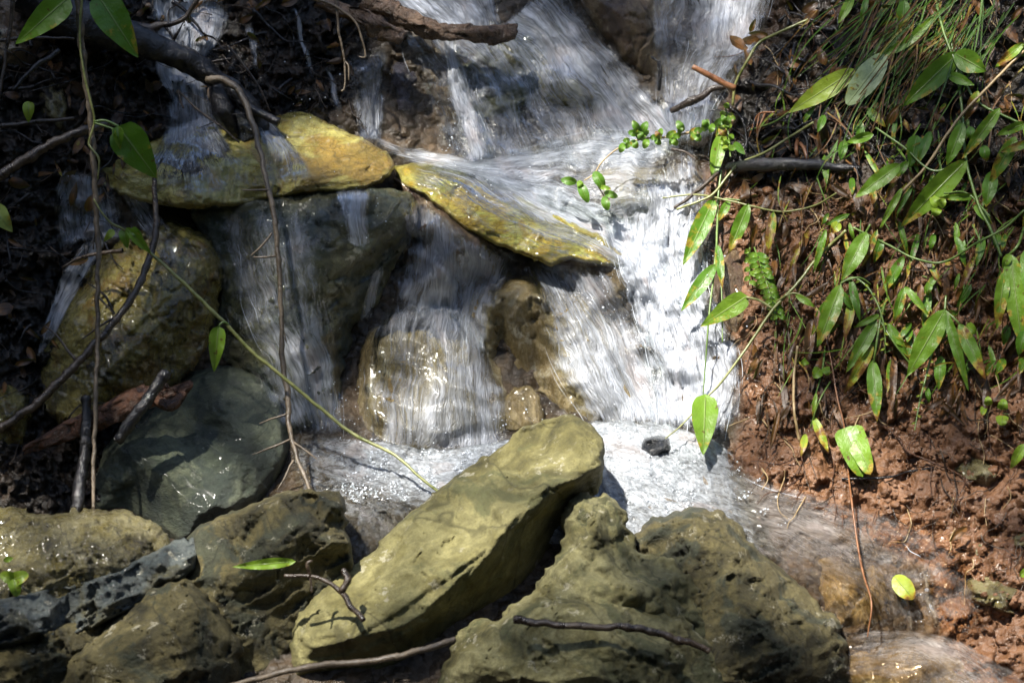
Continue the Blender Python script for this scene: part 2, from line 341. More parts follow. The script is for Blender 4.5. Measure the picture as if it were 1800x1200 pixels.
    # broken layering
    ang = R(strata[0] if strata else rr_.uniform(-50, 50)); am_ = (strata[2] if strata else 3.0)*lay; wl_ = strata[1]*1.7 if strata else 34
    u_ = (-math.sin(ang)*qx-math.cos(ang)*qy)/wl_+.55*fbm(qx/120, qy/120, sd, 2)+.12*pn(qx/20, qy/20, sd); fr_u = u_-np.floor(u_); wv_ = _g[(np.floor(u_).astype(int)*5+ROCKN[0]) & 511][:, 0]
    nz = nz+am_*(1.6*fr_u**2.5-.6+1.2*wv_)*ss(-.25, .15, fbm(qx/70+3, qy/70, sd, 2))
    cr = np.abs(fbm(qx/110+4, qy/110, sd, 3)); nz = nz-fac*.5*np.exp(-(cr/.014)**2)
    if lump: nz = nz+lump*(2.4*np.abs(pn(qx/44, qy/44, sd))-.8)+lump*.6*np.abs(pn(qx/18, qy/18, sd))
    if strata:
        ang, wl, am = strata; u = (-math.sin(R(ang))*qx-math.cos(R(ang))*qy)/wl; q = fbm(u+0.8*pn(qx/90, qy/90, sd), (math.cos(R(ang))*qx-math.sin(R(ang))*qy)/wl/7, sd, 3); nz = nz+am*.6*(q+0.6*np.abs(q))
    t = 1-np.clip(e/er, 0, 1); prof = .55*t+.45*(1-np.sqrt(np.clip(1-t*t, 0, 1)))
    hf = hc+nz*np.clip(e/10, 0.15, 1)-drop*prof
    hb = hc-drop-thick*(1-np.exp(-e/(er*1.2))); hb = np.where(qi, hb, hf)
    hb = np.minimum(hb, hf)
    F = []
    i, k = np.nonzero(c); f = np.stack([idx[i, k], idx[i+1, k], idx[i+1, k+1], idx[i, k+1]], 1)
    nv = len(qx); backmap = np.where(qi, np.arange(nv)+nv, np.arange(nv))
    # compact: back verts only for interior
    rem = np.cumsum(qi)-1; backmap = np.where(qi, nv+rem, np.arange(nv))
    fb = backmap[f][:, ::-1]
    # drop back faces whose four corners are all on the rim
    keep = ~(~qi[f]).all(1)
    V = np.vstack([P(qx, qy, hf), P(qx[qi], qy[qi], hb[qi])])
    o = mesh_obj(name, V, np.vstack([f, fb[keep]]), M[mat])
    tag(o, label, cat, group)
    # height map
    gi = np.full(X.shape, np.nan); gi[used] = hf
    i0, i1 = int((x0-GX0)//GS)+1, int((x1-GX0)//GS); j0, j1 = int((y0-GY0)//GS)+1, int((y1-GY0)//GS)
    i0 = max(i0, 0); j0 = max(j0, 0); i1 = min(i1, len(gx)-1); j1 = min(j1, len(gy)-1)
    sx, sy = gx[i0:i1+1], gy[j0:j1+1]; SX, SY = np.meshgrid(sx, sy); m = inpoly(SX, SY, poly)
    a = np.clip(((SX-x0)/s).round().astype(int), 0, X.shape[1]-1); b = np.clip(((SY-y0)/s).round().astype(int), 0, X.shape[0]-1)
    val = gi[b, a]; sub = H[j0:j1+1, i0:i1+1]; m &= ~np.isnan(val); sub[m] = np.maximum(sub[m], val[m])
    return o
H_RAW = None
# ---- left middle ----
rock('boulder', 'big wet mossy boulder with shiny hollows on the left bank crossed by twigs', 'rock', 'olive',
 [(60,620,-10),(85,565,-20),(112,520,-30),(150,470,-50),(200,422,-60),(250,398,-70),(300,386,-70),(342,400,-60),(375,422,-55),(393,460,-50),(396,500,-45),(376,540,-30),(370,590,-20),(350,632,0),(325,665,10),(270,702,20),(212,722,30),(185,742,45),(160,765,60),(100,745,60),(70,720,50),(66,660,20)],
 [(300,410,-5),(345,425,10),(375,470,0),(325,503,60),(305,573,85),(277,588,100),(240,617,110),(183,653,120),(155,710,125),(130,560,60),(200,480,40),(250,520,65),(120,650,90),(200,590,95),(290,650,45),(350,560,30),(250,690,40)],
 er=22, drop=40, thick=160, amp=8, fac=15, fs=48, lump=7, s=3, jag=5, rug=4.5)
rock('boulder', 'broad smooth blue green boulder below the mossy one on the left of the pool', 'rock', 'grey',
 [(160,905,110),(166,840,95),(185,790,75),(232,738,30),(290,685,-20),(340,652,-30),(400,640,-35),(452,655,-30),(492,690,-20),(507,740,0),(512,790,20),(500,825,40),(470,880,70),(420,930,110),(318,960,150),(260,930,130),(230,910,110)],
 [(300,760,90),(400,700,70),(460,720,75),(420,790,115),(490,808,100),(400,866,175),(335,898,185),(322,935,160),(220,840,140),(250,780,120),(330,840,150),(440,880,110)],
 er=30, drop=45, thick=170, amp=5, fac=7, fs=80, strata=(-40, 30, 3), jag=3)
rock('stone', 'small round mossy stone at the left edge beneath the fallen twig', 'rock', 'olive',
 [(-60,690,70),(-20,668,60),(20,672,60),(48,690,65),(55,725,80),(45,770,100),(10,800,110),(-60,800,110)], [(0,700,130),(20,740,145)], er=24, drop=35, thick=80, jag=3)
rock('boulder', 'big dark boulder under the upper yellow slab with water running down it', 'rock', 'bigdark',
 [(330,360,-25),(370,356,-20),(450,340,-10),(560,330,-12),(650,328,-25),(725,340,-40),(736,380,-45),(718,425,-55),(692,470,-60),(662,530,-60),(625,570,-60),(604,640,-40),(595,750,0),(500,770,10),(470,690,-10),(400,640,-30),(385,590,-40),(385,500,-50),(360,430,-60)],
 [(560,380,20),(460,420,20),(680,380,30),(690,410,10),(620,450,20),(480,520,25),(560,560,20),(560,650,30),(640,500,-10),(540,720,40)],
 er=30, drop=45, thick=170, amp=8, fac=13, fs=70, lump=3, jag=4, soft=6)
rock('boulder', 'rounded warm brown boulder veiled in water beneath the falls left of centre', 'rock', 'warm',
 [(632,800,20),(626,700,-10),(630,625,-40),(648,580,-60),(690,553,-70),(750,543,-75),(800,553,-70),(850,598,-50),(882,650,-30),(902,720,0),(910,800,20),(780,815,30)],
 [(690,600,20),(740,580,20),(800,600,20),(690,700,60),(800,680,65),(860,740,50),(750,770,75)],
 er=36, drop=50, thick=140, amp=5, fac=7, fs=70, soft=10, jag=3)
rock('boulder', 'olive and tan boulder in the middle of the cascade with a shaded hollow', 'rock', 'warm',
 [(815,620,-60),(812,560,-80),(828,510,-90),(880,486,-95),(950,483,-95),(1012,498,-95),(1062,540,-85),(1102,600,-60),(1132,680,-30),(1142,750,10),(1000,755,10),(958,690,-10),(900,680,-20),(868,672,-30)],
 [(860,540,-10),(930,520,-5),(1000,540,5),(1050,620,20),(1080,700,40),(985,640,20),(930,570,0),(905,600,-45),(900,655,-40),(940,640,-35),(860,620,-15)],
 er=26, drop=40, thick=130, amp=8, fac=11, fs=55, jag=3)
rock('stone', 'small ochre wet stone tucked behind the tip of the leaning slab', 'rock', 'warm',
 [(882,760,20),(888,705,10),(905,683,5),(930,680,5),(950,695,10),(958,730,20),(955,765,30)], [(920,710,50),(930,740,55)], er=18, drop=25, thick=60, jag=3, fs=30)
rock('rock_slab', 'broad flat ochre yellow slab crossing the upper left of the stream', 'rock', 'yellow',
 [(165,320,-40),(175,295,-70),(215,265,-100),(270,240,-120),(340,222,-130),(420,212,-140),(490,200,-140),(530,196,-140),(577,215,-130),(632,240,-110),(682,268,-80),(693,292,-55),(676,318,-30),(640,335,-20),(560,341,-10),(490,350,-5),(410,363,0),(330,369,0),(268,358,-10),(210,342,-25)],
 [(300,290,-40),(420,270,-60),(540,240,-85),(600,255,-70),(650,290,-25),(560,305,15),(450,315,30),(330,330,35),(240,320,0),(500,240,-95)],
 er=16, drop=44, thick=120, amp=5, fac=8, fs=60, strata=(12, 20, 4), s=3.0, jag=2.2, lay=.8)
rock('rock_slab', 'golden yellow slab awash with white water right of the dark boulder', 'rock', 'gold',
 [(690,290,-120),(740,283,-130),(800,288,-130),(862,315,-120),(932,345,-105),(1002,385,-85),(1062,418,-70),(1098,450,-55),(1092,470,-40),(1040,464,-30),(1002,456,-28),(970,470,-22),(940,457,-22),(900,442,-25),(858,424,-30),(810,403,-40),(778,372,-50),(740,345,-70),(702,322,-90)],
 [(760,310,-80),(860,350,-50),(840,390,-15),(950,400,-30),(940,430,0),(1040,435,-20)],
 er=14, drop=40, thick=110, amp=4, fac=6, fs=55, strata=(-33, 16, 3), s=3.0, jag=2, lay=.6, rug=1)
rock('boulder', 'dark streaked brown rock under the near end of the golden slab', 'rock', 'brown',
 [(690,312,-95),(740,330,-70),(790,372,-50),(850,415,-40),(880,470,-60),(840,520,-100),(760,545,-100),(690,545,-100),(665,520,-100),(700,450,-100),(735,390,-100)],
 [(740,400,-30),(800,440,-20),(760,500,-35),(720,500,-45)], er=24, drop=35, thick=90, amp=6, fac=10, fs=50, strata=(-50, 14, 6))
rock('boulder', 'dark purple stone below the tip of the golden slab inside the falls', 'rock', 'brown',
 [(960,455,-50),(1040,460,-45),(1100,465,-50),(1140,540,-80),(1180,600,-60),(1160,680,-40),(1100,640,-60),(1050,560,-90)], [(1070,520,-45),(1130,600,-20)], er=24, drop=35, thick=90)
# ---- upper rocks ----
rock('boulder', 'brown rock face between the two upper falls', 'rock', 'brown',
 [(1000,-60,-330),(1020,10,-320),(1045,50,-310),(1085,95,-300),(1120,135,-290),(1165,165,-280),(1200,140,-285),(1215,60,-300),(1225,-60,-330)],
 [(1060,20,-250),(1120,60,-240),(1160,110,-235),(1160,0,-260)], er=22, drop=35, thick=90, amp=7, fac=12, fs=45, strata=(70, 18, 5))
rock('boulder', 'green black mossy rock showing through the upper cascade', 'rock', 'olive',
 [(930,110,-310),(960,85,-310),(1010,88,-305),(1050,130,-290),(1080,190,-270),(1050,215,-260),(1000,205,-265),(960,215,-265),(940,180,-280)], [(990,120,-240),(1030,160,-235),(960,160,-245)], er=20, drop=30, thick=60, amp=6, fac=10, fs=35)
rock('boulder', 'purple grey rounded rock behind the thin falls left of the upper cascade', 'rock', 'purple',
 [(676,90,-270),(720,84,-270),(748,130,-265),(745,200,-250),(712,240,-235),(678,225,-235),(668,150,-255)], [(705,130,-200),(712,190,-190)], er=26, drop=40, thick=70, lump=5)
rock('boulder', 'grey wet stone splashed white at the foot of the right bank', 'rock', 'slate',
 [(1178,205,-210),(1205,185,-210),(1240,172,-205),(1272,198,-190),(1264,240,-170),(1225,262,-165),(1185,245,-175)], [(1225,205,-150),(1235,235,-135)], er=18, drop=28, thick=60)
rock('boulder', 'wide dark rock face behind the upper cascade', 'rock', 'bigdark',
 [(640,-40,-330),(800,-60,-350),(1010,-60,-350),(1060,60,-320),(1140,170,-290),(1190,260,-240),(1100,280,-220),(960,270,-230),(840,280,-220),(720,260,-230),(660,180,-270),(630,90,-300)],
 [(760,60,-270),(900,60,-280),(960,150,-250),(820,180,-240),(1060,200,-230),(740,200,-240)], er=40, drop=40, thick=60, amp=14, fac=18, fs=70, lump=8)
rock('boulder', 'submerged tan rock below the cherry sized leaves in the upper pool', 'rock', 'warm',
 [(1040,300,-190),(1100,285,-190),(1160,295,-180),(1175,340,-160),(1150,385,-140),(1090,380,-140),(1050,350,-160)], [(1100,330,-120),(1140,350,-115)], er=26, drop=30, thick=50, soft=6)
rock('stone', 'rusty brown stone at the edge of the bank under the white chute', 'rock', 'brown',
 [(1240,440,-80),(1290,430,-60),(1320,480,-40),(1320,560,0),(1290,600,10),(1262,560,-20),(1250,500,-50)], [(1290,480,10),(1295,550,40)], er=22, drop=30, thick=60)
BLK = lambda: rock('stone', 'small blackish stone poking out of the white foam of the pool', 'rock', 'black',
 [(1120,792,95),(1128,772,85),(1152,762,80),(1176,765,80),(1186,785,90),(1180,802,100),(1150,806,110)], [(1150,778,155),(1168,785,157)], er=12, drop=20, thick=40, fs=22, s=2.5)
rock('stone', 'brown wet stone at the left rim of the foaming pool', 'rock', 'brown',
 [(520,800,0),(560,775,-5),(620,770,0),(670,790,20),(690,820,50),(660,855,90),(600,870,100),(540,860,80)], [(580,810,70),(630,820,80)], er=24, drop=30, thick=60, soft=5)
rock('boulder', 'smooth olive boulder under clear water in the outflow right of the foreground rocks', 'rock', 'warm',
 [(1380,975,230),(1420,955,225),(1470,952,225),(1530,972,235),(1565,1005,250),(1580,1050,270),(1582,1110,300),(1500,1135,320),(1430,1080,300),(1400,1020,270)],
 [(1450,990,300),(1520,1010,310),(1540,1070,330),(1480,1060,330)], er=34, drop=45, thick=90, amp=3, fac=3, soft=10)
rock('boulder', 'long submerged brown stone in the bottom right corner of the stream', 'rock', 'warm',
 [(1460,1140,320),(1540,1118,310),(1620,1128,320),(1690,1150,335),(1760,1200,370),(1790,1260,400),(1460,1280,400)],
 [(1560,1160,385),(1640,1170,390),(1700,1210,410)], er=34, drop=40, thick=80, amp=4, fac=5, soft=8)
# ---- stones in the clay ----
rock('stone', 'flat wet ochre stone jutting from the clay at the right edge over a dark hollow', 'rock', 'crust',
 [(1686,1040,270),(1700,1015,262),(1750,1004,262),(1810,1012,270),(1860,1040,290),(1850,1075,310),(1800,1086,315),(1762,1080,310),(1712,1066,300)], [(1720,1035,335),(1780,1040,345),(1760,1070,345)], er=12, drop=22, thick=60, fs=28, s=2.6, jag=3)
rock('stone', 'broken yellow stone stuck in the clay below the heart shaped leaf', 'rock', 'crust',
 [(1664,805,175),(1700,784,170),(1742,800,180),(1770,835,200),(1735,862,210),(1690,846,200)], [(1710,810,225),(1735,830,235)], er=12, drop=20, thick=45, fs=24, s=2.6, jag=4)
rock('stone', 'small square ochre pebble lying in the clay', 'pebble', 'crust', [(1708,958,245),(1722,952,245),(1737,956,245),(1733,978,255),(1714,982,255)], [(1722,966,275)], er=7, drop=12, thick=22, fs=16, s=2.2)
rock('stone', 'orange ochre pebble at the right edge above the flat wet stone', 'pebble', 'crust', [(1772,942,255),(1800,932,255),(1830,940,265),(1820,965,270),(1785,964,265)], [(1798,948,290)], er=8, drop=14, thick=26, fs=18, s=2.4)
rock('stone', 'blue grey slate lump half hidden by grass on the right bank', 'rock', 'slate', [(1530,285,-10),(1560,250,-20),(1598,262,-15),(1606,310,5),(1590,352,25),(1555,330,15)], [(1570,290,45),(1580,320,55)], er=14, drop=22, thick=40, fs=30, s=3)
rock('stone', 'dark blue slate piece among grass at the top right', 'rock', 'slate', [(1698,60,-60),(1715,20,-70),(1760,5,-65),(1775,50,-50),(1762,95,-30),(1720,90,-35)], [(1735,50,-5)], er=14, drop=22, thick=40, fs=30, s=3)
rock('stone', 'grey stone wedged in dark soil beneath the striped blade leaves', 'rock', 'purple', [(1545,405,15),(1585,395,15),(1600,425,25),(1570,450,35),(1542,440,30)], [(1570,420,65)], er=12, drop=18, thick=36, s=3)
rock('stone', 'crumbly yellow and black stone in the dark debris at the upper left', 'rock', 'crust', [(72,165,-40),(88,138,-50),(112,150,-45),(120,190,-30),(105,225,-15),(80,205,-20)], [(95,175,15),(98,200,20)], er=12, drop=18, thick=36, fs=16, lump=5, s=2.6)
rock('boulder', 'ochre shaded rock in the top left corner behind the vine', 'rock', 'brown', [(-60,-50,-80),(90,-60,-100),(130,-10,-100),(100,50,-80),(60,120,-60),(10,150,-40),(-60,150,-40)], [(20,30,-30),(70,20,-40),(20,100,-10)], er=20, drop=30, thick=60, fs=50)
rock('stone', 'dark wet angular stone under the log stub at the upper left', 'rock', 'black', [(380,160,-160),(420,150,-160),(455,190,-140),(470,240,-110),(430,255,-100),(390,225,-120)], [(425,195,-80),(435,225,-75)], er=14, drop=22, thick=50, fs=26, s=3)
# ---------------- water ----------------
def water_mat(name, su, sv, white=(.77, .82, .92), tint=(.88, .91, .89), amax=0.90, soft=0.18, bub=False):
    n = NT(name); uvn = n.n('ShaderNodeUVMap'); uv = uvn.outputs[0]
    mp = n.n('ShaderNodeMapping'); n.l(uv, mp.inputs[0]); mp.inputs['Scale'].default_value = (1.3, 0.6, 1)
    dn = n.n('ShaderNodeTexNoise', noise_dimensions='2D'); dn.inputs['Scale'].default_value = 1.6; dn.inputs['Detail'].default_value = 3; n.l(mp.outputs[0], dn.inputs['Vector'])
    va = n.n('ShaderNodeVectorMath', operation='MULTIPLY_ADD'); n.l(dn.outputs['Color'], va.inputs[0]); va.inputs[1].default_value = (0.30, 0.5, 0); n.l(uv, va.inputs[2])
    def sc_noise(a, b, det, ro):
        m = n.n('ShaderNodeMapping'); n.l(va.outputs[0], m.inputs[0]); m.inputs['Scale'].default_value = (a, b, 1); return n.noise(m.outputs[0], 1.0, det, ro, 0.3, '2D')
    s1 = sc_noise(su, sv, 4, 0.65); s2 = sc_noise(su*3.2, sv*2.6, 3, 0.7); s3 = sc_noise(2.2, 1.1, 3, 0.6); s4 = sc_noise(su*8, sv*7, 2, 0.7)
    s = n.math('ADD', n.math('MULTIPLY', s1, 0.42), n.math('MULTIPLY', s2, 0.17)); s = n.math('ADD', s, n.math('MULTIPLY', s3, 0.35)); s = n.math('ADD', s, n.math('MULTIPLY', s4, 0.06))
    fo = n.n('ShaderNodeAttribute', attribute_name='foam').outputs['Fac']; ed = n.n('ShaderNodeAttribute', attribute_name='edge').outputs['Fac']
    t = n.math('SUBTRACT', 0.70, n.math('MULTIPLY', fo, 0.36)); t = n.math('ADD', t, n.math('MULTIPLY', n.math('SUBTRACT', 1.0, ed), 0.34))
    a = n.maprange(n.math('SUBTRACT', s, t), -soft, soft, 0, amax); a = n.math('MULTIPLY', a, n.maprange(ed, 0.0, 0.35))
    a = n.math('MULTIPLY', a, n.maprange(fo, 0.0, 0.75, 0.45, 1.0))
    bn = n.bump(n.math('ADD', s, n.math('MULTIPLY', s4, .35)), 0.009, 1.0)
    wh = n.bsdf(n.mix(n.maprange(s3, .56, .72, 0, .55), n.mix(n.maprange(s2, 0.35, 0.6), tuple(x*0.62 for x in white), white), (.60, .50, .47)), 0.32, bn, 0.6)
    tl = n.n('ShaderNodeBsdfTranslucent'); tl.inputs[0].default_value = (*white, 1); n.l(bn, tl.inputs[1])
    mw = n.n('ShaderNodeMixShader'); mw.inputs[0].default_value = 0.25; n.l(wh, mw.inputs[1]); n.l(tl.outputs[0], mw.inputs[2])
    tr = n.n('ShaderNodeBsdfTransparent'); tr.inputs[0].default_value = (*tint, 1)
    tr0 = n.n('ShaderNodeBsdfTransparent'); gl = n.n('ShaderNodeBsdfGlossy'); gl.inputs['Roughness'].default_value = 0.16; gl.inputs[0].default_value = (.75, .75, .75, 1)
    bn2 = n.bump(s, 0.009, 1.0); n.l(bn2, gl.inputs['Normal'])
    fr = n.n('ShaderNodeFresnel'); fr.inputs[0].default_value = 1.26; n.l(bn2, fr.inputs[1])
    mc = n.n('ShaderNodeMixShader'); n.l(fr.outputs[0], mc.inputs[0]); n.l(tr.outputs[0], mc.inputs[1]); n.l(gl.outputs[0], mc.inputs[2])
    me_ = n.n('ShaderNodeMixShader'); n.l(n.maprange(ed, 0, 0.5), me_.inputs[0]); n.l(tr0.outputs[0], me_.inputs[1]); n.l(mc.outputs[0], me_.inputs[2])
    mx = n.n('ShaderNodeMixShader'); n.l(a, mx.inputs[0]); n.l(me_.outputs[0], mx.inputs[1]); n.l(mw.outputs[0], mx.inputs[2])
    return n.done(mx.outputs[0])
M['water'] = water_mat('streaming_water', 7, 0.55)
M['poolw'] = water_mat('foaming_pool_water', 8, 4.5, soft=0.14, amax=.84, white=(.74, .79, .85))
M['outw'] = water_mat('outflow_water', 11, 2.2, white=(.74, .68, .64), tint=(.93, .82, .66), soft=0.2, amax=0.6)
n = NT('white_water_strand'); n.l(n.coord(), n.n('ShaderNodeMapping').inputs[0])
stt = n.n('ShaderNodeBsdfTransparent'); stm = n.n('ShaderNodeMixShader'); stm.inputs[0].default_value = 0.38
n.l(stt.outputs[0], stm.inputs[1]); n.l(n.bsdf((.70, .75, .82), 0.22, None, 0.8), stm.inputs[2]); M['strand'] = n.done(stm.outputs[0])
n = NT('bubble_foam'); vv = n.coord(); M['bubble'] = n.done(n.bsdf(n.ramp(n.noise(vv, 120, 3), [(0.3, (.42, .46, .51)), (0.7, (.66, .70, .75))]), 0.12, None, 0.9))
HB = np.maximum(blur(H, 2.6), H*0.35+0.65*blur(H, 1.3))
HW = np.full(H.shape, -1e9)
def samp(A, x, y):
    fx = np.clip((np.asarray(x)-GX0)/GS, 0, len(gx)-1.001); fy = np.clip((np.asarray(y)-GY0)/GS, 0, len(gy)-1.001)
    i = fx.astype(int); j = fy.astype(int); a = fx-i; b = fy-j
    return (A[j, i]*(1-a)+A[j, i+1]*a)*(1-b)+(A[j+1, i]*(1-a)+A[j+1, i+1]*a)*b
SH = [0]
def tube_rings(path, rad, ns=4, phase=0.0):
    """path (n,3) world, rad (n,) metres -> verts, quads"""
    T = np.gradient(path, axis=0); T /= np.linalg.norm(T, axis=1)[:, None]+1e-12
    A = np.cross(T, -FW); A /= np.linalg.norm(A, axis=1)[:, None]+1e-9; B = np.cross(T, A)
    th = np.arange(ns)*2*math.pi/ns+phase
    V = path[:, None]+rad[:, None, None]*(np.cos(th)[None, :, None]*A[:, None]+np.sin(th)[None, :, None]*B[:, None])
    n = len(path); i = np.arange(n-1)[:, None]*ns; j = np.arange(ns)[None]; k = (j+1) % ns
    return V.reshape(-1, 3), np.stack([i+j, i+k, i+ns+k, i+ns+j], -1).reshape(-1, 4)
def sheet(guides, mat='water', off=7, amp=5, ns=0, rip=(18, 90), e0=0.12, e1=0.10, eu=0.24, clearf=1.0, srad=(0.25, 0.85), lift=0, seed=0, du=4.5):
    SH[0] += 1; sd = SH[0]*3.71
    L = max(np.linalg.norm(np.diff(np.array(g)[:, :2], axis=0), axis=1).sum() for g in guides); nv = int(L/5)+4
    G = [catmull(g, nv) for g in guides]
    if len(G) == 1: raise ValueError
    G = np.array(G)                                   # (k, nv, 3)
    W = np.linalg.norm(np.diff(G[:, :, :2], axis=0), axis=2).sum(0).mean(); nu = max(6, int(W/du))
    k = len(G); t = np.linspace(0, k-1, nu); i = np.minimum(t.astype(int), k-2); f = (t-i)[:, None, None]
    a = G[np.maximum(i-1, 0)]; b = G[i]; c = G[i+1]; d = G[np.minimum(i+2, k-1)]
    A = 0.5*((2*b)+(c-a)*f+(2*a-5*b+4*c-d)*f*f+(3*b-a-3*c+d)*f**3)
    X, Y, F = A[..., 0], A[..., 1], np.clip(A[..., 2], 0, 1)
    U = np.linspace(0, W, nu)[:, None]+np.zeros((1, nv)); Vv = np.linspace(0, L, nv)[None, :]+np.zeros((nu, 1))
    X = X+3*pn(U/30, Vv/60, sd); Y = Y+3*pn(U/30+9, Vv/60, sd)
    h = samp(HB, X, Y)+off+lift+amp*fbm(U/rip[0], Vv/rip[1], sd, 3, 0.6)+amp*1.3*fbm(U/rip[0]/3, Vv/rip[1]/1.2, sd+4, 2)
    u = np.linspace(0, 1, nu)[:, None]; v = np.linspace(0, 1, nv)[None]
    euw = eu*(1+0.8*pn(Vv/25, 0, sd)); ed = ss(0, 1, np.minimum(u, 1-u)/np.maximum(euw, .02))*ss(0, e0, v+1e-6)*ss(0, e1, 1-v+1e-6) if e0 > 0 else ss(0, 1, np.minimum(u, 1-u)/euw)
    ed = ed*clearf
    UV = np.stack([U/100+sd, Vv/100], -1).reshape(-1, 2)
    V = P(X, Y, h).reshape(-1, 3); Fc = grid_faces(nu, nv)
    mi = [0]*len(Fc); fo = F.ravel(); edr = (ed+0*u).ravel()
    VV, FF, MI = [V], [Fc], [np.zeros(len(Fc), int)]; base = len(V)
    for q in range(int(ns*0.05)):
        uu, v0 = rng.random(), rng.random()*0.9; ln = rng.uniform(0.06, 0.35)*min(1, 200/L+0.35); iu = uu*(nu-1); m = 16
        vs = np.clip(np.linspace(v0, v0+ln, m), 0, 1)*(nv-1); us = np.clip(iu+0.02*nu*pn(np.linspace(0, 1.5, m), q*1.37, sd)+rng.normal()*0.01*nu*np.linspace(0, 1, m), 0, nu-1)
        a0 = np.clip(us.astype(int), 0, nu-2); b0 = np.clip(vs.astype(int), 0, nv-2); fa = us-a0; fb = vs-b0
        bl = lambda Z: (Z[a0, b0]*(1-fa)+Z[a0+1, b0]*fa)*(1-fb)+(Z[a0, b0+1]*(1-fa)+Z[a0+1, b0+1]*fa)*fb
        if bl(F).mean() < rng.uniform(0.15, 1.0): continue
        r = rng.uniform(*srad)*0.8*np.sin(np.linspace(0.05, math.pi-0.05, m))**0.7*K
        a1, b1 = tube_rings(P(bl(X), bl(Y), bl(h)+rng.uniform(0.3, 4.0)), r, 4, 0.4)
        VV.append(a1); FF.append(b1+base); MI.append(np.ones(len(b1), int)); base += len(a1)
    V = np.vstack(VV); FF = np.vstack(FF); MI = np.concatenate(MI); ex = len(V)-len(UV)
    o = mesh_obj('water', V, FF, None, uv=np.vstack([UV, np.zeros((ex, 2))]), attrs={'foam': np.r_[fo, np.ones(ex)], 'edge': np.r_[edr, np.ones(ex)]}, origin=False, mats=[M[mat], M['strand']], midx=MI)
    tag(o, kind='structure')
    ii = ((X-GX0)/GS).round().astype(int).ravel(); jj = ((Y-GY0)/GS).round().astype(int).ravel(); ok = (ii >= 0) & (jj >= 0) & (ii < len(gx)) & (jj < len(gy))
    np.maximum.at(HW, (jj[ok], ii[ok]), h.ravel()[ok])
    return o
# top left fall, running on over the yellow slab
sheet([[(262,-30,.95),(266,60,.95),(272,120,.85),(290,170,.45),(282,240,.3),(240,300,.12),(195,350,.06)],
       [(330,-30,.98),(330,60,.98),(325,120,.9),(335,175,.6),(335,240,.42),(330,300,.16),(330,375,.08)],
       [(396,-30,.9),(404,45,.92),(372,105,.9),(368,170,.6),(400,240,.34),(440,300,.14),(480,360,.08)]], ns=420, amp=5, rip=(14, 80), off=6, e1=.35)
sheet([[(400,165,.2),(448,225,.45),(462,275,.4),(455,330,.2)], [(425,165,.3),(475,225,.5),(500,270,.45),(515,335,.05)], [(445,185,.2),(490,225,.4),(530,270,.25),(560,325,.05)]], ns=60, amp=3, off=5, e1=.4)
# thin trickles in the dark debris
for gl in ([[(512,10,.4),(521,40,.8),(524,70,.7),(536,100,.85),(544,138,.5)], [(518,10,.4),(531,40,.7),(534,70,.8),(547,100,.8),(552,138,.4)]], [[(566,112,.4),(576,140,.6),(580,165,.7),(592,195,.5)], [(576,112,.4),(588,140,.6),(596,165,.65),(602,192,.5)]],
           [[(430,40,.4),(440,90,.4),(448,130,.4)], [(446,40,.4),(455,90,.4),(462,130,.4)]], [[(655,-20,.7),(668,10,.8),(690,40,.7)], [(675,-25,.7),(692,10,.8),(712,45,.7)]]):
    sheet(gl, ns=40, amp=5, off=12, eu=.5, e0=.2, e1=.2, srad=(.5, 1.4), rip=(8, 20))
sheet([[(598,90,.5),(612,150,.55),(632,250,.6)], [(625,95,.3),(640,150,.3),(650,250,.6)], [(655,85,.35),(662,150,.45),(660,250,.65)], [(690,60,.5),(680,130,.45),(672,250,.6)]], ns=150, amp=5)
# upper cascade
sheet([[(620,-40,.4),(680,20,.6),(740,62,.7)], [(700,-40,.8),(760,20,.9),(800,60,.85)], [(800,-40,.6),(840,20,.75),(850,62,.5)], [(900,-40,.5),(880,20,.5),(900,70,.5)]], ns=150, amp=6)
sheet([[(688,55,.45),(712,120,.45),(748,200,.30),(770,280,.45)], [(750,60,.60),(790,120,.45),(815,200,.28),(850,285,.45)], [(830,60,.60),(880,120,.42),(920,220,.42),(960,300,.5)],
       [(890,35,.60),(960,100,.52),(1020,200,.42),(1080,300,.55)], [(950,-20,.65),(1035,80,.72),(1125,190,.70),(1190,280,.65)], [(995,-40,.3),(1065,60,.5),(1165,165,.6),(1235,250,.6)]], ns=900, amp=7, rip=(16, 120), off=10, e0=.03)
sheet([[(772,55,.7),(782,110,.6),(786,180,.5),(802,240,.45),(818,290,.5)], [(788,55,.9),(798,110,.75),(812,180,.85),(832,240,.75),(842,290,.8)], [(806,55,.7),(812,110,.6),(842,185,.5),(866,240,.45),(876,290,.45)]], ns=260, amp=9, rip=(9, 40), off=24, eu=.45)
sheet([[(1125,-40,.35),(1135,60,.25),(1150,150,.45),(1160,250,.6)], [(1200,-40,.6),(1190,60,.35),(1185,150,.35),(1190,260,.5)], [(1290,-40,.7),(1280,60,.6),(1240,150,.42),(1220,270,.5)], [(1378,-40,.65),(1352,60,.6),(1300,140,.4),(1262,200,.6),(1245,290,.6)]], ns=600, amp=5, rip=(12, 100), off=9)
sheet([[(610,215,.5),(720,258,.5),(880,262,.45),(1040,225,.45),(1210,230,.55)], [(640,248,.62),(740,275,.62),(880,284,.62),(1050,270,.55),(1200,285,.6)],
       [(670,272,.5),(780,290,.62),(880,310,.7),(1040,335,.45),(1180,340,.6)], [(700,290,.2),(800,305,.6),(900,340,.7),(1030,390,.6),(1160,400,.75)]], ns=500, amp=8, rip=(24, 60), off=16)
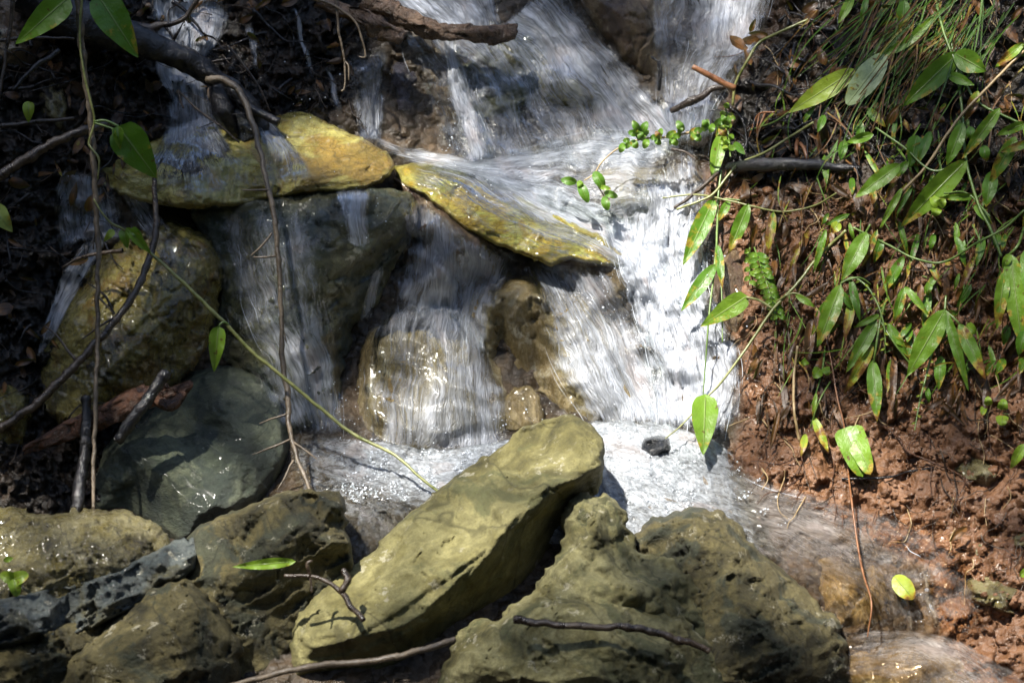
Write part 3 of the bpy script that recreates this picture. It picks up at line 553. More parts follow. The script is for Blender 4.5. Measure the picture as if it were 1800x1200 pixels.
# over the golden slab
sheet([[(695,310,.12),(770,350,.12),(855,412,.10),(950,450,.12),(1060,475,.25),(1110,500,.5)], [(725,290,.28),(815,318,.30),(905,372,.30),(1000,412,.30),(1080,450,.4),(1130,500,.7)],
       [(790,280,.6),(870,300,.95),(955,350,.78),(1050,400,.72),(1120,450,.85),(1150,510,.95)], [(870,282,.65),(960,312,.7),(1060,355,.65),(1150,400,.85),(1185,460,.95),(1195,520,1)]], ns=900, amp=5, rip=(12, 110), off=7)
# main chute
sheet([[(1030,340,.3),(1060,420,.5),(1085,500,.7),(1120,600,.55),(1135,680,.5),(1140,765,.85)], [(1110,320,.45),(1125,420,.8),(1140,500,1),(1165,600,.75),(1180,680,.7),(1185,765,.9)],
       [(1180,260,.45),(1195,350,.7),(1195,430,.8),(1205,510,1),(1240,600,.85),(1255,680,.8),(1250,770,.75)], [(1235,240,.3),(1248,340,.3),(1250,430,.4),(1262,520,.35),(1300,600,.6),(1312,670,.55),(1292,775,.4)]], ns=1900, amp=14, rip=(12, 60), off=16, srad=(.25, 1.1))
# fan over the middle boulder
sheet([[(900,455,0.38),(930,525,0.33),(948,600,0.58),(975,670,0.63),(1030,755,0.68)], [(955,455,0.58),(995,530,0.38),(1030,610,0.68),(1065,690,0.76),(1095,755,0.88)], [(1025,462,0.58),(1075,550,0.38),(1110,630,0.58),(1140,700,0.68),(1160,755,0.83)],
       [(1085,470,0.63),(1140,560,0.43),(1175,640,0.58),(1195,700,0.68),(1210,755,0.88)]], ns=1300, amp=7, rip=(11, 120), off=9)
# round boulder
sheet([[(672,540,0.38),(645,585,0.18),(632,660,0.20),(628,790,0.23)], [(715,520,0.58),(698,590,0.20),(685,690,0.33),(680,795,0.48)], [(770,520,0.68),(770,590,0.26),(765,680,0.48),(760,800,0.63)], [(805,530,0.58),(835,600,0.38),(845,690,0.70),(850,800,0.78)], [(830,550,0.48),(872,630,0.48),(895,700,0.68),(912,780,0.78)]], ns=700, amp=5, rip=(12, 120), off=7)
# over the dark boulder
sheet([[(350,362,0.40),(378,450,0.45),(392,560,0.38),(440,650,0.45),(500,760,0.60)], [(430,352,0.45),(440,450,0.38),(470,560,0.42),(515,650,0.60),(545,770,0.70)], [(510,345,0.35),(510,450,0.38),(530,560,0.48),(560,640,0.60),(580,770,0.60)], [(580,335,0.50),(580,450,0.32),(590,560,0.40),(600,640,0.45),(605,770,0.45)]], ns=420, amp=5, rip=(14, 120), off=6)
sheet([[(590,330,0.62),(596,370,0.62),(606,430,0.37)], [(620,330,0.72),(625,370,0.67),(632,440,0.37)], [(650,330,0.62),(650,370,0.52),(655,430,0.32)]], ns=60, amp=6, off=14)
sheet([[(655,470,.4),(640,520,.5),(628,570,.4)], [(675,470,.4),(665,520,.5),(652,560,.3)]], ns=30, amp=6, off=14, eu=.3)
sheet([[(690,345,0.22),(705,400,0.42),(690,470,0.57),(682,550,0.72)], [(745,350,0.37),(750,420,0.52),(745,490,0.62),(740,555,0.72)], [(800,395,0.47),(800,450,0.62),(795,510,0.62),(790,560,0.62)], [(870,430,0.62),(860,480,0.52),(835,540,0.47),(830,620,0.42)], [(950,455,0.72),(905,490,0.42),(870,570,0.37),(862,670,0.37)]], ns=520, amp=7, rip=(10, 110), off=9)
# left side
sheet([[(100,290,0.45),(92,360,0.57),(100,440,0.40)], [(150,300,0.45),(150,360,0.55),(150,430,0.45)], [(205,330,0.45),(225,380,0.55),(240,420,0.40)]], ns=90, amp=5)
sheet([[(150,420,0.40),(110,480,0.60),(80,560,0.55),(60,640,0.45)], [(205,400,0.45),(165,460,0.57),(125,530,0.60),(85,610,0.35)]], ns=70, amp=4, eu=.2)
sheet([[(205,330,.5),(225,370,.55),(260,420,.3),(290,470,.1)], [(260,355,.5),(290,385,.4),(330,420,.2),(360,460,.1)]], ns=60, amp=5)
# pool and outflow
sheet([[(510,765,.35),(560,762,.4),(680,775,.75),(800,786,.85),(950,755,.9),(1100,735,.95),(1230,760,.85),(1310,800,.4)], [(505,815,.35),(560,815,.4),(680,820,.75),(800,825,.9),(950,800,.95),(1100,790,1),(1240,815,.8),(1340,850,.3)],
       [(520,870,.1),(600,862,.45),(700,862,.6),(800,860,.85),(950,850,.95),(1100,850,.98),(1240,870,.7),(1360,900,.4)], [(560,920,.1),(620,900,.3),(720,900,.2),(850,910,.5),(1000,910,.8),(1110,905,.75),(1260,915,.5),(1380,945,.3)],
       [(590,1020,.0),(640,1000,.02),(720,960,.1),(900,960,.5),(1080,960,.8),(1180,965,.7),(1290,970,.5),(1400,1000,.3)]], mat='poolw', amp=8, rip=(16, 12), off=22, ns=0, eu=.06, e0=.03)
sheet([[(1250,795,.4),(1350,840,.35),(1470,875,.45),(1600,915,.3),(1690,975,.2),(1725,1060,.15),(1745,1130,.15)], [(1200,835,.9),(1310,880,.85),(1420,918,.8),(1520,975,.5),(1595,1040,.3),(1625,1125,.3)],
       [(1150,860,.85),(1260,900,.8),(1360,945,.65),(1450,1000,.25),(1530,1060,.08),(1545,1130,.1)], [(1100,880,.8),(1200,925,.6),(1310,980,.4),(1390,1040,.12),(1440,1100,.06),(1470,1150,.1)]], mat='outw', amp=6, rip=(14, 60), off=14, ns=200, srad=(.4, 1.1), eu=.08)
sheet([[(1470,1122,.4),(1560,1105,.7),(1650,1112,.75),(1730,1145,.6),(1830,1210,.25)], [(1470,1150,.35),(1560,1145,.5),(1660,1165,.6),(1750,1220,.3),(1800,1260,.2)], [(1470,1190,.15),(1560,1195,.25),(1640,1240,.25),(1680,1290,.2)]], mat='outw', amp=6, rip=(16, 70), off=12, ns=80, eu=.1)
for gl in ([[(1616,992,.4),(1621,1025,.55),(1620,1050,.5),(1636,1080,.6),(1644,1115,.4)], [(1624,992,.4),(1634,1025,.55),(1636,1050,.6),(1650,1080,.5),(1656,1115,.4)]], [[(1580,1030,.3),(1582,1055,.45),(1592,1080,.4),(1598,1115,.3)], [(1588,1030,.3),(1596,1055,.4),(1604,1080,.45),(1608,1115,.3)]]):
    sheet(gl, ns=26, amp=5, off=10, eu=.5, e0=.2, e1=.2, rip=(8, 20))
# ---- foam bubbles and droplets ----
def ico(sub=1):
    import bmesh
    b = bmesh.new(); bmesh.ops.create_icosphere(b, subdivisions=sub, radius=1); v = np.array([x.co[:] for x in b.verts]); f = np.array([[q.index for q in p.verts] for p in b.faces]); b.free(); return v, f
IV, IF = ico(2)
def balls(name, pts, rad, mat, kind='stuff', flat=0.6):
    pts = np.asarray(pts); n = len(pts); V = (IV[None]*rad[:, None, None]*K+pts[:, None]).reshape(-1, 3); F = (IF[None]+(np.arange(n)*len(IV))[:, None, None]).reshape(-1, 3)
    return tag(mesh_obj(name, V, F, M[mat], origin=False), kind=kind)
xs, ys, rr = [], [], []
poolpoly = [(600,770),(700,785),(800,792),(950,760),(1100,742),(1260,775),(1320,830),(1440,900),(1330,940),(1150,935),(1000,930),(800,880),(690,880),(640,900),(600,860)]
while len(xs) < 4200:
    x, y = rng.uniform(560, 1480), rng.uniform(735, 960)
    if not inpoly(np.array([x]), np.array([y]), poolpoly)[0] or pn(x/40, y/25, 5)+rng.normal()*0.12 < -0.05+0.35*(x > 1220)+.3*(y > 880): continue
    xs.append(x); ys.append(y); rr.append(min(5.5, rng.lognormal(0.0, 0.42)))
xs, ys, rr = np.array(xs), np.array(ys), np.array(rr)
BLK(); HWf = np.where(HW > -1e8, HW, HB+10)
balls('foam', P(xs, ys, samp(HWf, xs, ys)+rr*0.1-0.6), rr, 'bubble')
xs, ys, hs, rr = [], [], [], []
for cx, cy, sx, sy, m, lift in ((640,760,40,60,60,20),(830,280,30,22,70,20),(1000,740,80,14,90,15),(1180,560,50,90,200,22),(1250,620,50,50,80,20),(640,360,40,30,36,14),(580,720,30,50,50,16),(545,180,60,70,40,14),(800,230,28,60,60,34),(900,300,60,16,70,14),(1080,500,50,30,70,20),(1620,1050,14,40,22,12),(1170,480,40,80,160,24),(330,250,60,14,40,10),(720,760,50,14,40,12)):
    for _ in range(int(m*.6)):
        x, y = rng.normal(cx, sx), rng.normal(cy, sy); xs.append(x); ys.append(y); rr.append(min(2.6, rng.lognormal(-0.25, 0.38))); hs.append(samp(np.maximum(HWf, HB), x, y)+abs(rng.normal())*lift+2)
balls('water_droplets', P(xs, ys, hs), np.array(rr), 'bubble')
# ---- foreground ----
rock('boulder', 'long pale mossy slab leaning up to the right in the middle foreground, dark underside', 'rock', 'slab',
 [(958,735,230),(1000,727,240),(1038,743,260),(1062,775,290),(1067,820,300),(1052,870,250),(1012,885,230),(990,930,240),(950,1000,260),(900,1058,275),(832,1085,300),(782,1125,310),(740,1160,330),(640,1200,350),(515,1205,370),(508,1135,390),(518,1090,390),(545,1055,370),(600,1005,340),(650,975,310),(692,925,290),(740,885,270),(800,838,250),(870,790,235),(920,752,225)],
 [(985,765,300),(1030,800,345),(1027,828,380),(977,863,400),(913,900,430),(935,915,395),(887,935,440),(813,1007,475),(743,1085,500),(717,1096,500),(640,1108,510),(560,1120,500),(870,850,365),(760,950,410),(650,1040,450),(700,1140,430),(860,1040,375),(990,890,300)],
 er=22, drop=45, thick=170, amp=5, fac=9, fs=80, jag=3, lay=.45, rug=1.2)
rock('boulder', 'tan knobbly rock with a rounded peak right of the long mossy slab', 'rock', 'tan',
 [(1028,868,330),(1065,870,330),(1098,893,340),(1112,940,350),(1122,968,360),(1170,975,370),(1212,1008,390),(1235,1060,400),(1265,1120,410),(1200,1190,420),(1000,1170,420),(870,1110,420),(890,1065,410),(930,1045,400),(962,995,380),(990,950,350),(993,900,330),(1008,880,330)],
 [(1050,905,395),(1085,930,390),(1040,960,415),(1080,990,430),(1000,1040,460),(1100,1050,470),(1160,1020,440),(1190,1090,460),(960,1080,470)],
 er=24, drop=40, thick=130, amp=8, fac=10, fs=42, lump=11, soft=5, jag=6, rug=3)
rock('boulder', 'large dark brown rock at the right edge of the foreground group beside the outflow', 'rock', 'dkbrown',
 [(1113,938,270),(1160,905,260),(1220,893,260),(1272,898,270),(1303,920,280),(1320,950,290),(1350,985,310),(1400,1020,330),(1440,1060,350),(1475,1100,370),(1490,1140,380),(1490,1230,400),(1250,1260,420),(1180,1120,400),(1150,1030,350),(1116,968,300)],
 [(1220,925,345),(1180,950,340),(1280,965,380),(1240,1000,370),(1300,1050,430),(1380,1060,420),(1360,1150,470),(1440,1150,440),(1280,1150,460),(1430,1100,420)],
 er=26, drop=40, thick=150, amp=9, fac=14, fs=55, strata=(25, 22, 6), jag=6, rug=3.5, chis=32)
rock('boulder', 'pale lichen grey and tan rock at the bottom edge, dark twig across it', 'rock', 'tan',
 [(762,1215,440),(790,1150,430),(803,1108,430),(840,1086,430),(880,1090,440),(905,1062,430),(960,1040,430),(1040,1045,440),(1120,1058,450),(1200,1080,450),(1250,1130,450),(1300,1240,460),(1000,1290,500)],
 [(860,1130,510),(915,1100,520),(1000,1090,525),(1100,1110,535),(1200,1150,530),(900,1190,560),(1050,1190,580),(830,1180,520),(1160,1220,560)],
 er=22, drop=45, thick=130, amp=8, fac=15, fs=50, jag=6, rug=3, chis=30)
rock('boulder', 'rounded wet glistening yellow grey rock at the left edge above the slanted slate', 'rock', 'crust',
 [(-70,900,260),(20,888,260),(70,905,265),(130,896,265),(190,892,265),(250,903,270),(288,930,280),(302,965,290),(292,1010,310),(200,1070,350),(-70,1100,370)],
 [(0,940,330),(60,930,335),(180,930,345),(250,945,345),(180,1000,385),(60,1020,385),(-20,1030,380)],
 er=26, drop=40, thick=120, amp=6, fac=10, fs=36, lump=5, s=2.8, jag=4, rug=4)
rock('boulder', 'blue grey slanting layered slate running up to the right at the lower left', 'rock', 'slate',
 [(-70,1060,370),(60,1038,375),(150,1018,375),(210,1000,370),(262,972,360),(300,955,350),(340,945,345),(352,985,360),(320,1015,390),(240,1070,400),(150,1112,420),(30,1135,430),(-70,1150,430)],
 [(0,1080,470),(100,1060,480),(200,1028,465),(280,990,445),(200,1070,490),(60,1110,500)],
 er=14, drop=30, thick=90, amp=5, fac=10, fs=50, strata=(28, 14, 9), jag=4)
rock('boulder', 'brown angular rock with a pale ledge and dark shaded face left of the leaning slab', 'rock', 'olive2' if 'olive2' in M else 'dkbrown',
 [(305,985,310),(322,950,300),(345,928,295),(400,905,290),(448,880,285),(490,862,285),(540,858,290),(600,868,300),(614,892,310),(606,930,320),(622,960,330),(624,1003,340),(598,1035,340),(545,1060,340),(530,1110,350),(520,1240,380),(400,1260,400),(380,1120,390),(330,1050,370)],
 [(360,945,365),(430,905,365),(500,882,370),(585,890,375),(560,925,370),(420,985,385),(350,1000,390),(470,975,410),(560,942,425),(600,945,415),(590,985,380),(420,1010,425),(510,1060,370),(450,1090,385)],
 er=16, drop=32, thick=140, amp=7, fac=12, fs=55, strata=(30, 22, 5), jag=4)
rock('boulder', 'blunt mossy brown block at the lower left in front of the slate', 'rock', 'dkbrown',
 [(85,1230,420),(118,1150,410),(170,1108,410),(230,1052,400),(288,1020,395),(330,1018,395),(372,1048,400),(402,1090,410),(422,1140,420),(418,1190,430),(385,1260,440),(100,1280,450)],
 [(300,1045,470),(340,1075,500),(250,1110,510),(170,1160,510),(200,1220,540),(300,1180,530),(385,1120,470),(370,1180,480)],
 er=20, drop=40, thick=120, amp=7, fac=16, fs=60, jag=6, rug=3, chis=34)
rock('boulder', 'dark flat topped stone in the bottom left corner under the slate', 'rock', 'dkbrown',
 [(-70,1125,380),(60,1098,380),(150,1085,385),(208,1082,385),(205,1120,400),(150,1170,420),(90,1230,430),(-70,1270,440)],
 [(-20,1135,440),(80,1110,440),(160,1105,430),(60,1170,460)], er=16, drop=35, thick=100, amp=7, fac=13, fs=45, strata=(20, 16, 5), jag=4)
# ---------------- overhanging tree added unseen above the frame, gaps shaped to place the dappled shade ----------------
g = NT('shade_canopy_leaf'); tb = g.n('ShaderNodeBsdfTranslucent'); tb.inputs[0].default_value = (.10, .22, .03, 1)
mm = g.n('ShaderNodeMixShader'); mm.inputs[0].default_value = 0.3; g.l(g.bsdf(g.ramp(g.noise(g.coord(), 3), [(.3, (.03, .08, .015)), (.7, (.07, .15, .03))]), 0.5), mm.inputs[1]); g.l(tb.outputs[0], mm.inputs[2]); M['canopy'] = g.done(mm.outputs[0])
g = NT('bark'); M['bark'] = g.done(g.bsdf(g.ramp(g.noise(g.coord((1, 1, .3)), 30, 6), [(.3, (.03, .02, .012)), (.7, (.12, .09, .06))]), 0.8))
sd_ = np.array(SUN_DIR); tgt = P(900, 500, 0)
def transm(px, py):
    T = 0.32+0.10*fbm(px/220, py/220, 2, 2)
    T = T+0.08*ss(1250, 1400, px)+0.20*ss(750, 950, py)-0.42*ss(700, 450, px)*ss(850, 600, py)
    for cx, cy, rx, ry, a in ((1140,500,230,360,1),(860,290,150,90,.9),(330,40,110,150,1.),(1060,900,250,100,.4),(760,950,180,120,.3),(950,400,170,100,.7),(1280,60,120,160,.2),(800,60,120,110,.6),(130,960,170,80,.3),(220,540,130,170,.5),(1640,600,60,80,.4),(560,270,110,60,.7),(1440,170,60,50,.35),(1720,1050,80,70,.8),(1480,950,260,130,.7),(1620,1120,200,110,.6),(1500,780,120,80,.35),(700,1050,200,170,.3),(1250,700,120,130,.6),(820,700,160,130,.6),(480,520,130,200,.35),(600,250,90,60,.6),(1560,330,110,70,.4)):
        d = np.hypot((px-cx)/rx, (py-cy)/ry); T = T+a*ss(1.25, .45, d)
    return np.clip(T, 0.02, 1)
HS = np.maximum(H, HW); NL = 15000
a_ = rng.uniform(2.8, 4.6, NL); px_ = rng.uniform(-900, 2700, NL); py_ = rng.uniform(-900, 2100, NL)
keep = rng.random(NL) < -np.log(transm(px_, py_))/4*(.35+.65*((px_ > -150) & (px_ < 1950) & (py_ > -150) & (py_ < 1350))); a_, px_, py_ = a_[keep], px_[keep], py_[keep]
hh_ = np.where((px_ > -300) & (px_ < 2100) & (py_ > -300) & (py_ < 1500), samp(HS, px_, py_), rbf(CP, (px_, py_))); c_ = P(px_, py_, hh_)+sd_*a_[:, None]
n_ = len(c_); ex = rng.normal(size=(n_, 3)); ex[:, 2] *= .4; ex /= np.linalg.norm(ex, axis=1)[:, None]; ez = rng.normal(size=(n_, 3))*.5+np.array([0, 0, 1]); ey = np.cross(ez, ex); ey /= np.linalg.norm(ey, axis=1)[:, None]
sz = rng.uniform(.03, .055, n_)[:, None]
V = np.stack([c_-ex*sz, c_+ey*sz*.5-ex*sz*.2, c_+ey*sz*.3+ex*sz*.6, c_+ex*sz*1.1, c_-ey*sz*.3+ex*sz*.6, c_-ey*sz*.5-ex*sz*.2], 1).reshape(-1, 3); b_ = np.arange(n_)[:, None]*6
tr = empty('shade_tree', (-5.2, 2.6, 0.0)); tag(tr, 'leafy tree added unseen above the picture, its gaps shaped for sun patches', 'shade_tree')
mesh_obj('shade_crown', V, np.vstack([b_+[0, 1, 2, 3], b_+[0, 3, 4, 5]]), M['canopy'], parent=tr, smooth=False)
pa = catmull([(-5.2, 2.6, 0), (-5.0, 2.4, 2.4), (-4.6, 1.8, 4.2), (-3.2, .4, 6.0), (-1.8, -1.0, 6.8)], 30); a1, b1 = tube_rings(pa, np.linspace(.22, .04, 30), 10); VV, FF = [a1], [b1]; bs = len(a1)
for k in range(14):
    p0 = pa[rng.integers(14, 29)]; p1 = c_[rng.integers(0, n_)]; a1, b1 = tube_rings(catmull([p0, (p0+p1)/2+np.array([0, 0, .2]), p1], 10), np.linspace(.04, .008, 10), 6); VV.append(a1); FF.append(b1+bs); bs += len(a1)
mesh_obj('trunk', np.vstack(VV), np.vstack(FF), M['bark'], parent=tr)

# unseen wooded slope added behind the viewer to keep low light off the stones
th = np.radians(np.linspace(-215, 35, 120)); zz = np.linspace(-1.5, 6.5, 30); TH, ZZ = np.meshgrid(th, zz, indexing='ij')
RR = 6.3+.45*fbm(TH*9, ZZ*1.6, 3, 4)+.9*np.clip(ZZ, 0, 7)/7; V = np.stack([RR*np.cos(TH), -.5+RR*np.sin(TH), ZZ], -1).reshape(-1, 3)
g = NT('shade_slope_foliage'); g.done(g.bsdf(g.ramp(g.noise(g.coord(), 5, 8, .7), [(.35, (.008, .012, .005)), (.6, (.03, .05, .015)), (.75, (.06, .08, .03))]), .9)); M['slope'] = g.m
tag(mesh_obj('shade_slope', V, grid_faces(120, 30), M['slope'], origin=False), kind='structure')
# ---------------- plant and wood materials ----------------
HS = np.maximum(H, HW)
def hs(x, y): return float(samp(HS, x, y))
g = NT('leaf_blade'); uvn = g.n('ShaderNodeUVMap'); sp = g.n('ShaderNodeSeparateXYZ'); g.l(uvn.outputs[0], sp.inputs[0]); U_, V_ = sp.outputs[0], sp.outputs[1]
at = lambda k: g.n('ShaderNodeAttribute', attribute_name=k).outputs['Fac']
age, tone = at('age'), at('tone'); v = g.coord()
side = g.math('ABSOLUTE', g.math('SUBTRACT', U_, 0.5)); rib = g.maprange(side, 0.012, 0.035, 1, 0)
vn = g.math('SINE', g.math('ADD', g.math('MULTIPLY', V_, 70), g.math('MULTIPLY', side, -55))); vein = g.maprange(vn, 0.8, 1.0)
na = g.noise(v, 60, 5, 0.6); nb = g.noise(v, 220, 4, 0.6); nc = g.noise(v, 130, 3, 0.5)
base = g.ramp(tone, [(0, (.026, .080, .006)), (.35, (.085, .21, .014)), (.65, (.22, .36, .03)), (.85, (.32, .40, .04)), (1, (.36, .46, .24))])
base = g.mix(g.maprange(na, .35, .65, 0, .45), base, g.mix(0.6, base, (.10, .14, .03))); base = g.mix(g.math('MULTIPLY', rib, .6), base, (.30, .36, .14)); base = g.mix(g.math('MULTIPLY', vein, .12), base, (.02, .05, .01))
agef = g.math('ADD', g.math('ADD', g.math('MULTIPLY', V_, .55), g.math('MULTIPLY', g.math('SUBTRACT', na, .5), 3.0)), g.math('MULTIPLY', side, .6)); agef = g.math('ADD', agef, g.math('MULTIPLY', age, 1.6))
col = g.mix(g.maprange(agef, .82, 1.05), base, (.38, .30, .035)); col = g.mix(g.maprange(agef, 1.02, 1.30), col, (.17, .075, .02)); col = g.mix(g.maprange(agef, 1.6, 2.0), col, (.06, .03, .014))
col = g.mix(g.maprange(nc, .66, .70, 0, .85), col, (.10, .05, .015))
hh = g.math('ADD', g.math('MULTIPLY', vn, .02), g.math('ADD', nb, g.math('MULTIPLY', rib, -.8)))
bs_ = g.bsdf(col, g.maprange(nb, .4, .6, .28, .5), g.bump(hh, .0012, .8), .5); tl = g.n('ShaderNodeBsdfTranslucent'); g.l(g.mix(.4, col, (.25, .40, .02)), tl.inputs[0]); ms = g.n('ShaderNodeMixShader'); ms.inputs[0].default_value = .28; g.l(bs_, ms.inputs[1]); g.l(tl.outputs[0], ms.inputs[2]); M['leaf'] = g.done(ms.outputs[0])
def wood(name, d, l, rough=.5, sc=1.0, b=.003):
    g = NT(name); v = g.coord((1, 1, 1)); a = g.noise(v, 60*sc, 6, .65, 1); c = g.noise(v, 300*sc, 4, .7)
    return g.done(g.bsdf(g.mix(g.maprange(c, .3, .6, .5, 0), g.ramp(a, [(.32, d), (.62, l)]), d), g.maprange(a, .4, .6, rough*.5, rough), g.bump(g.math('ADD', a, g.math('MULTIPLY', c, .4)), b), .6))
M['wet'] = wood('wet_black_bark', (.003, .003, .004), (.02, .018, .018), .24, b=.003); M['greytw'] = wood('grey_brown_bark', (.035, .027, .018), (.17, .13, .085), .6, b=.002); M['redlog'] = wood('rotten_red_brown_wood', (.012, .006, .004), (.15, .062, .026), .45, 1.2, .006)
M['darktw'] = wood('dark_brown_bark', (.012, .008, .006), (.07, .048, .03), .45, b=.002); M['vine'] = wood('green_vine_skin', (.10, .12, .03), (.26, .26, .09), .5, b=.0005); M['root'] = wood('orange_root_skin', (.10, .04, .015), (.28, .12, .045), .5, b=.001)
M['tanst'] = wood('straw_stem_skin', (.18, .12, .05), (.42, .31, .16), .6, b=.0005); M['greenst'] = wood('green_stem_skin', (.05, .10, .02), (.16, .24, .05), .5, b=.0005); M['log2'] = wood('brown_wet_log_bark', (.015, .009, .006), (.14, .085, .05), .4, 1.2, .006)
LV, LF, LU, LA, LT = [], [], [], [], []
def leaf_geo(b, t, w, h0, h1, shape='lance', bow=0, arch=8, fold=.35, wave=1.5, n=18, m=7, curl=0):
    t_ = np.linspace(0, 1, n); b = np.array(b, float); t = np.array(t, float); d = t-b; L = np.hypot(*d); nn = np.array([-d[1], d[0]])/(L+1e-9)
    cx = b[0]+d[0]*t_+nn[0]*bow*np.sin(math.pi*t_); cy = b[1]+d[1]*t_+nn[1]*bow*np.sin(math.pi*t_); ch = h0+(h1-h0)*t_+arch*np.sin(math.pi*t_)
    pw = {'lance': np.sin(math.pi*np.clip(t_, 0, 1)**.75)**.75*(1-t_**6*.3), 'ovate': np.sin(math.pi*t_**.55)**.8, 'heart': np.minimum(1, (t_*9+.35)**.6)*np.sqrt(np.clip(1-t_**2.2, 0, 1)), 'blade': (1-t_)**.6*np.minimum(1, t_*8+.4), 'oval': np.sin(math.pi*np.clip(t_*.98+.01, 0, 1)**.9)**.55}[shape]
    tx, ty = np.gradient(cx), np.gradient(cy); q = np.hypot(tx, ty)+1e-9; nx, ny = -ty/q, tx/q
    s = np.linspace(-1, 1, m)[None]; hw = (w/2*pw)[:, None]; sd = rng.random()*50
    er = 1+.05*pn(t_[:, None]*9, s*0+np.sign(s)*3, sd)
    X = cx[:, None]+nx[:, None]*hw*s*er*math.cos(fold*.8); Y = cy[:, None]+ny[:, None]*hw*s*er*math.cos(fold*.8)
    Hh = ch[:, None]+hw*np.abs(s)*math.sin(fold)*(1 if curl == 0 else -1)+wave*np.abs(s)*np.sin(t_[:, None]*L/5.5+np.sign(s)*1.1+sd)+hw*s*.25*math.sin(sd)
    return P(X, Y, Hh).reshape(-1, 3), grid_faces(n, m), np.stack([np.broadcast_to(s*.5+.5, X.shape), np.broadcast_to(t_[:, None], X.shape)], -1).reshape(-1, 2)
def leaf(parent, b, t, w, lift=(14, 22), tone=.4, age=.0, name='leaf', **k):
    h0 = lift[0]+hs(*b) if lift[0] < 1000 else lift[0]-2000; h1 = lift[1]+hs(*t) if lift[1] < 1000 else lift[1]-2000
    V, F, U = leaf_geo(b, t, w, h0, h1, **k); n = len(V)
    return mesh_obj(name, V, F, M['leaf'], parent=parent, uv=U, attrs={'age': np.full(n, age), 'tone': np.full(n, tone)})
def tube_geo(pts, r, knots=0.0, ns=8, n=None, flat=None):
    """pts: (x, y) or (x, y, lift) -> follows the ground; (x, y, 'a', h) absolute"""
    q = []
    for p in pts:
        if len(p) == 4: q.append((p[0], p[1], p[3]))
        else: q.append((p[0], p[1], hs(p[0], p[1])+(p[2] if len(p) == 3 else 8)))
    q = np.array(q, float); L = np.linalg.norm(np.diff(q[:, :2], axis=0), axis=1).sum(); n = n or max(8, int(L/5)); c = catmull(q, n)
    rr = np.interp(np.linspace(0, 1, n), np.linspace(0, 1, len(r)), r) if hasattr(r, '__len__') else np.full(n, r)
    sd = rng.random()*99; u = np.linspace(0, L, n)
    c[:, 0] += knots*1.2*pn(u/25, 0, sd)*np.minimum(rr, 6); c[:, 1] += knots*1.2*pn(u/25, 5, sd)*np.minimum(rr, 6)
    rr = rr*(1+knots*.5*np.clip(pn(u/9, 0, sd), -.3, 1)+knots*.4*(np.abs(pn(u/40, 3, sd)) < .03))
    rr = np.r_[rr[0]*.55, rr, rr[-1]*.3]; d0, d1 = c[0]-c[1], c[-1]-c[-2]; c = np.vstack([c[0]+d0*.15, c, c[-1]+d1*.25])
    return tube_rings(P(c[:, 0], c[:, 1], c[:, 2]), rr*K, ns)
def merge(gs):
    V, F, b = [], [], 0
    for v, f in gs: V.append(v); F.append(f+b); b += len(v)
    return np.vstack(V), np.vstack(F)
def lumpy(V, amp, fr=60):
    d = V[-1]-V[0]; d = d/np.linalg.norm(d); a = (V@d)[:, None]*d; Q = (V-a)*fr*1.6+a*fr*.35; n = fbm(Q[:, 0], Q[:, 1], Q[:, 2], 4); return V+amp*np.stack([n, pn(Q[:, 0]*2+9, Q[:, 1]*2, Q[:, 2]*2), n], 1)
def stick(name, label, cat, tubes, mat, knots=.5, ns=8, rough=0, group=None):
    """tubes: [(pts, radius), ...]; the first is the main stem, the others side twigs (parts)"""
    V, F = tube_geo(tubes[0][0], tubes[0][1], knots, ns)
    if rough: V = lumpy(V, rough*K)
    if len(tubes) == 1: return tag(mesh_obj(name, V, F, M[mat]), label, cat, group)
    e = empty(name, V.mean(0)*[1, 1, 0]+[0, 0, V[:, 2].min()]); tag(e, label, cat, group); mesh_obj('stem', V, F, M[mat], parent=e)
    for p, r in tubes[1:]: mesh_obj('side_twig', *tube_geo(p, r, knots, 6), M[mat], parent=e)
    return e
# ---------------- logs, branches, vines ----------------
A = lambda x, y, h: (x, y, 'a', h)
stick('fallen_branch', 'thick wet black limb arching from the top left corner down over the white fall', 'branch',
      [([A(60,-20,-30), A(110,25,-30), A(190,55,-45), A(250,75,-60), A(310,98,-75), A(370,132,-95), A(420,172,-110), A(452,215,-118), A(470,262,-122)], [50, 44, 38, 30, 24, 20, 18, 20, 10]),
       ([A(380,150,-90), A(395,200,-95), A(415,240,-105)], [14, 22, 6])], 'wet', .1, 16, rough=5)
stick('branch_stub', 'short dark cut branch end poking out beside the black limb onto the yellow slab', 'branch', [([A(425,180,-95), A(455,198,-85), A(490,215,-78)], [7, 8, 8])], 'wet', .2, 10)
stick('branch', 'brown leaning stick across the dark left bank meeting the hanging vine', 'branch', [([A(-20,322,70), A(60,270,60), A(120,240,50), A(160,225,40), A(200,215,20)], [10, 9, 8, 8, 4])], 'darktw', .5)
stick('twig', 'dark forked twig lying level just above the brown leaning stick', 'twig', [([A(0,222,40), A(60,215,38), A(130,208,30)], [4, 4, 3]), ([A(60,215,38), A(75,235,40)], [2, 1])], 'darktw')
stick('branch', 'short shiny black stick slanting in the dark debris at the upper left', 'twig', [([A(22,158,40), A(60,120,35), A(106,88,20)], [3.5, 4.5, 5])], 'wet')
stick('branch', 'thin black twig crossing the top left corner behind the leaf', 'twig', [([A(25,-10,60), A(15,60,50), A(5,130,50), A(-10,200,60)], [4, 3, 3, 3]), ([A(0,72,50), A(60,66,40), A(130,68,20)], [3, 3, 2])], 'darktw')
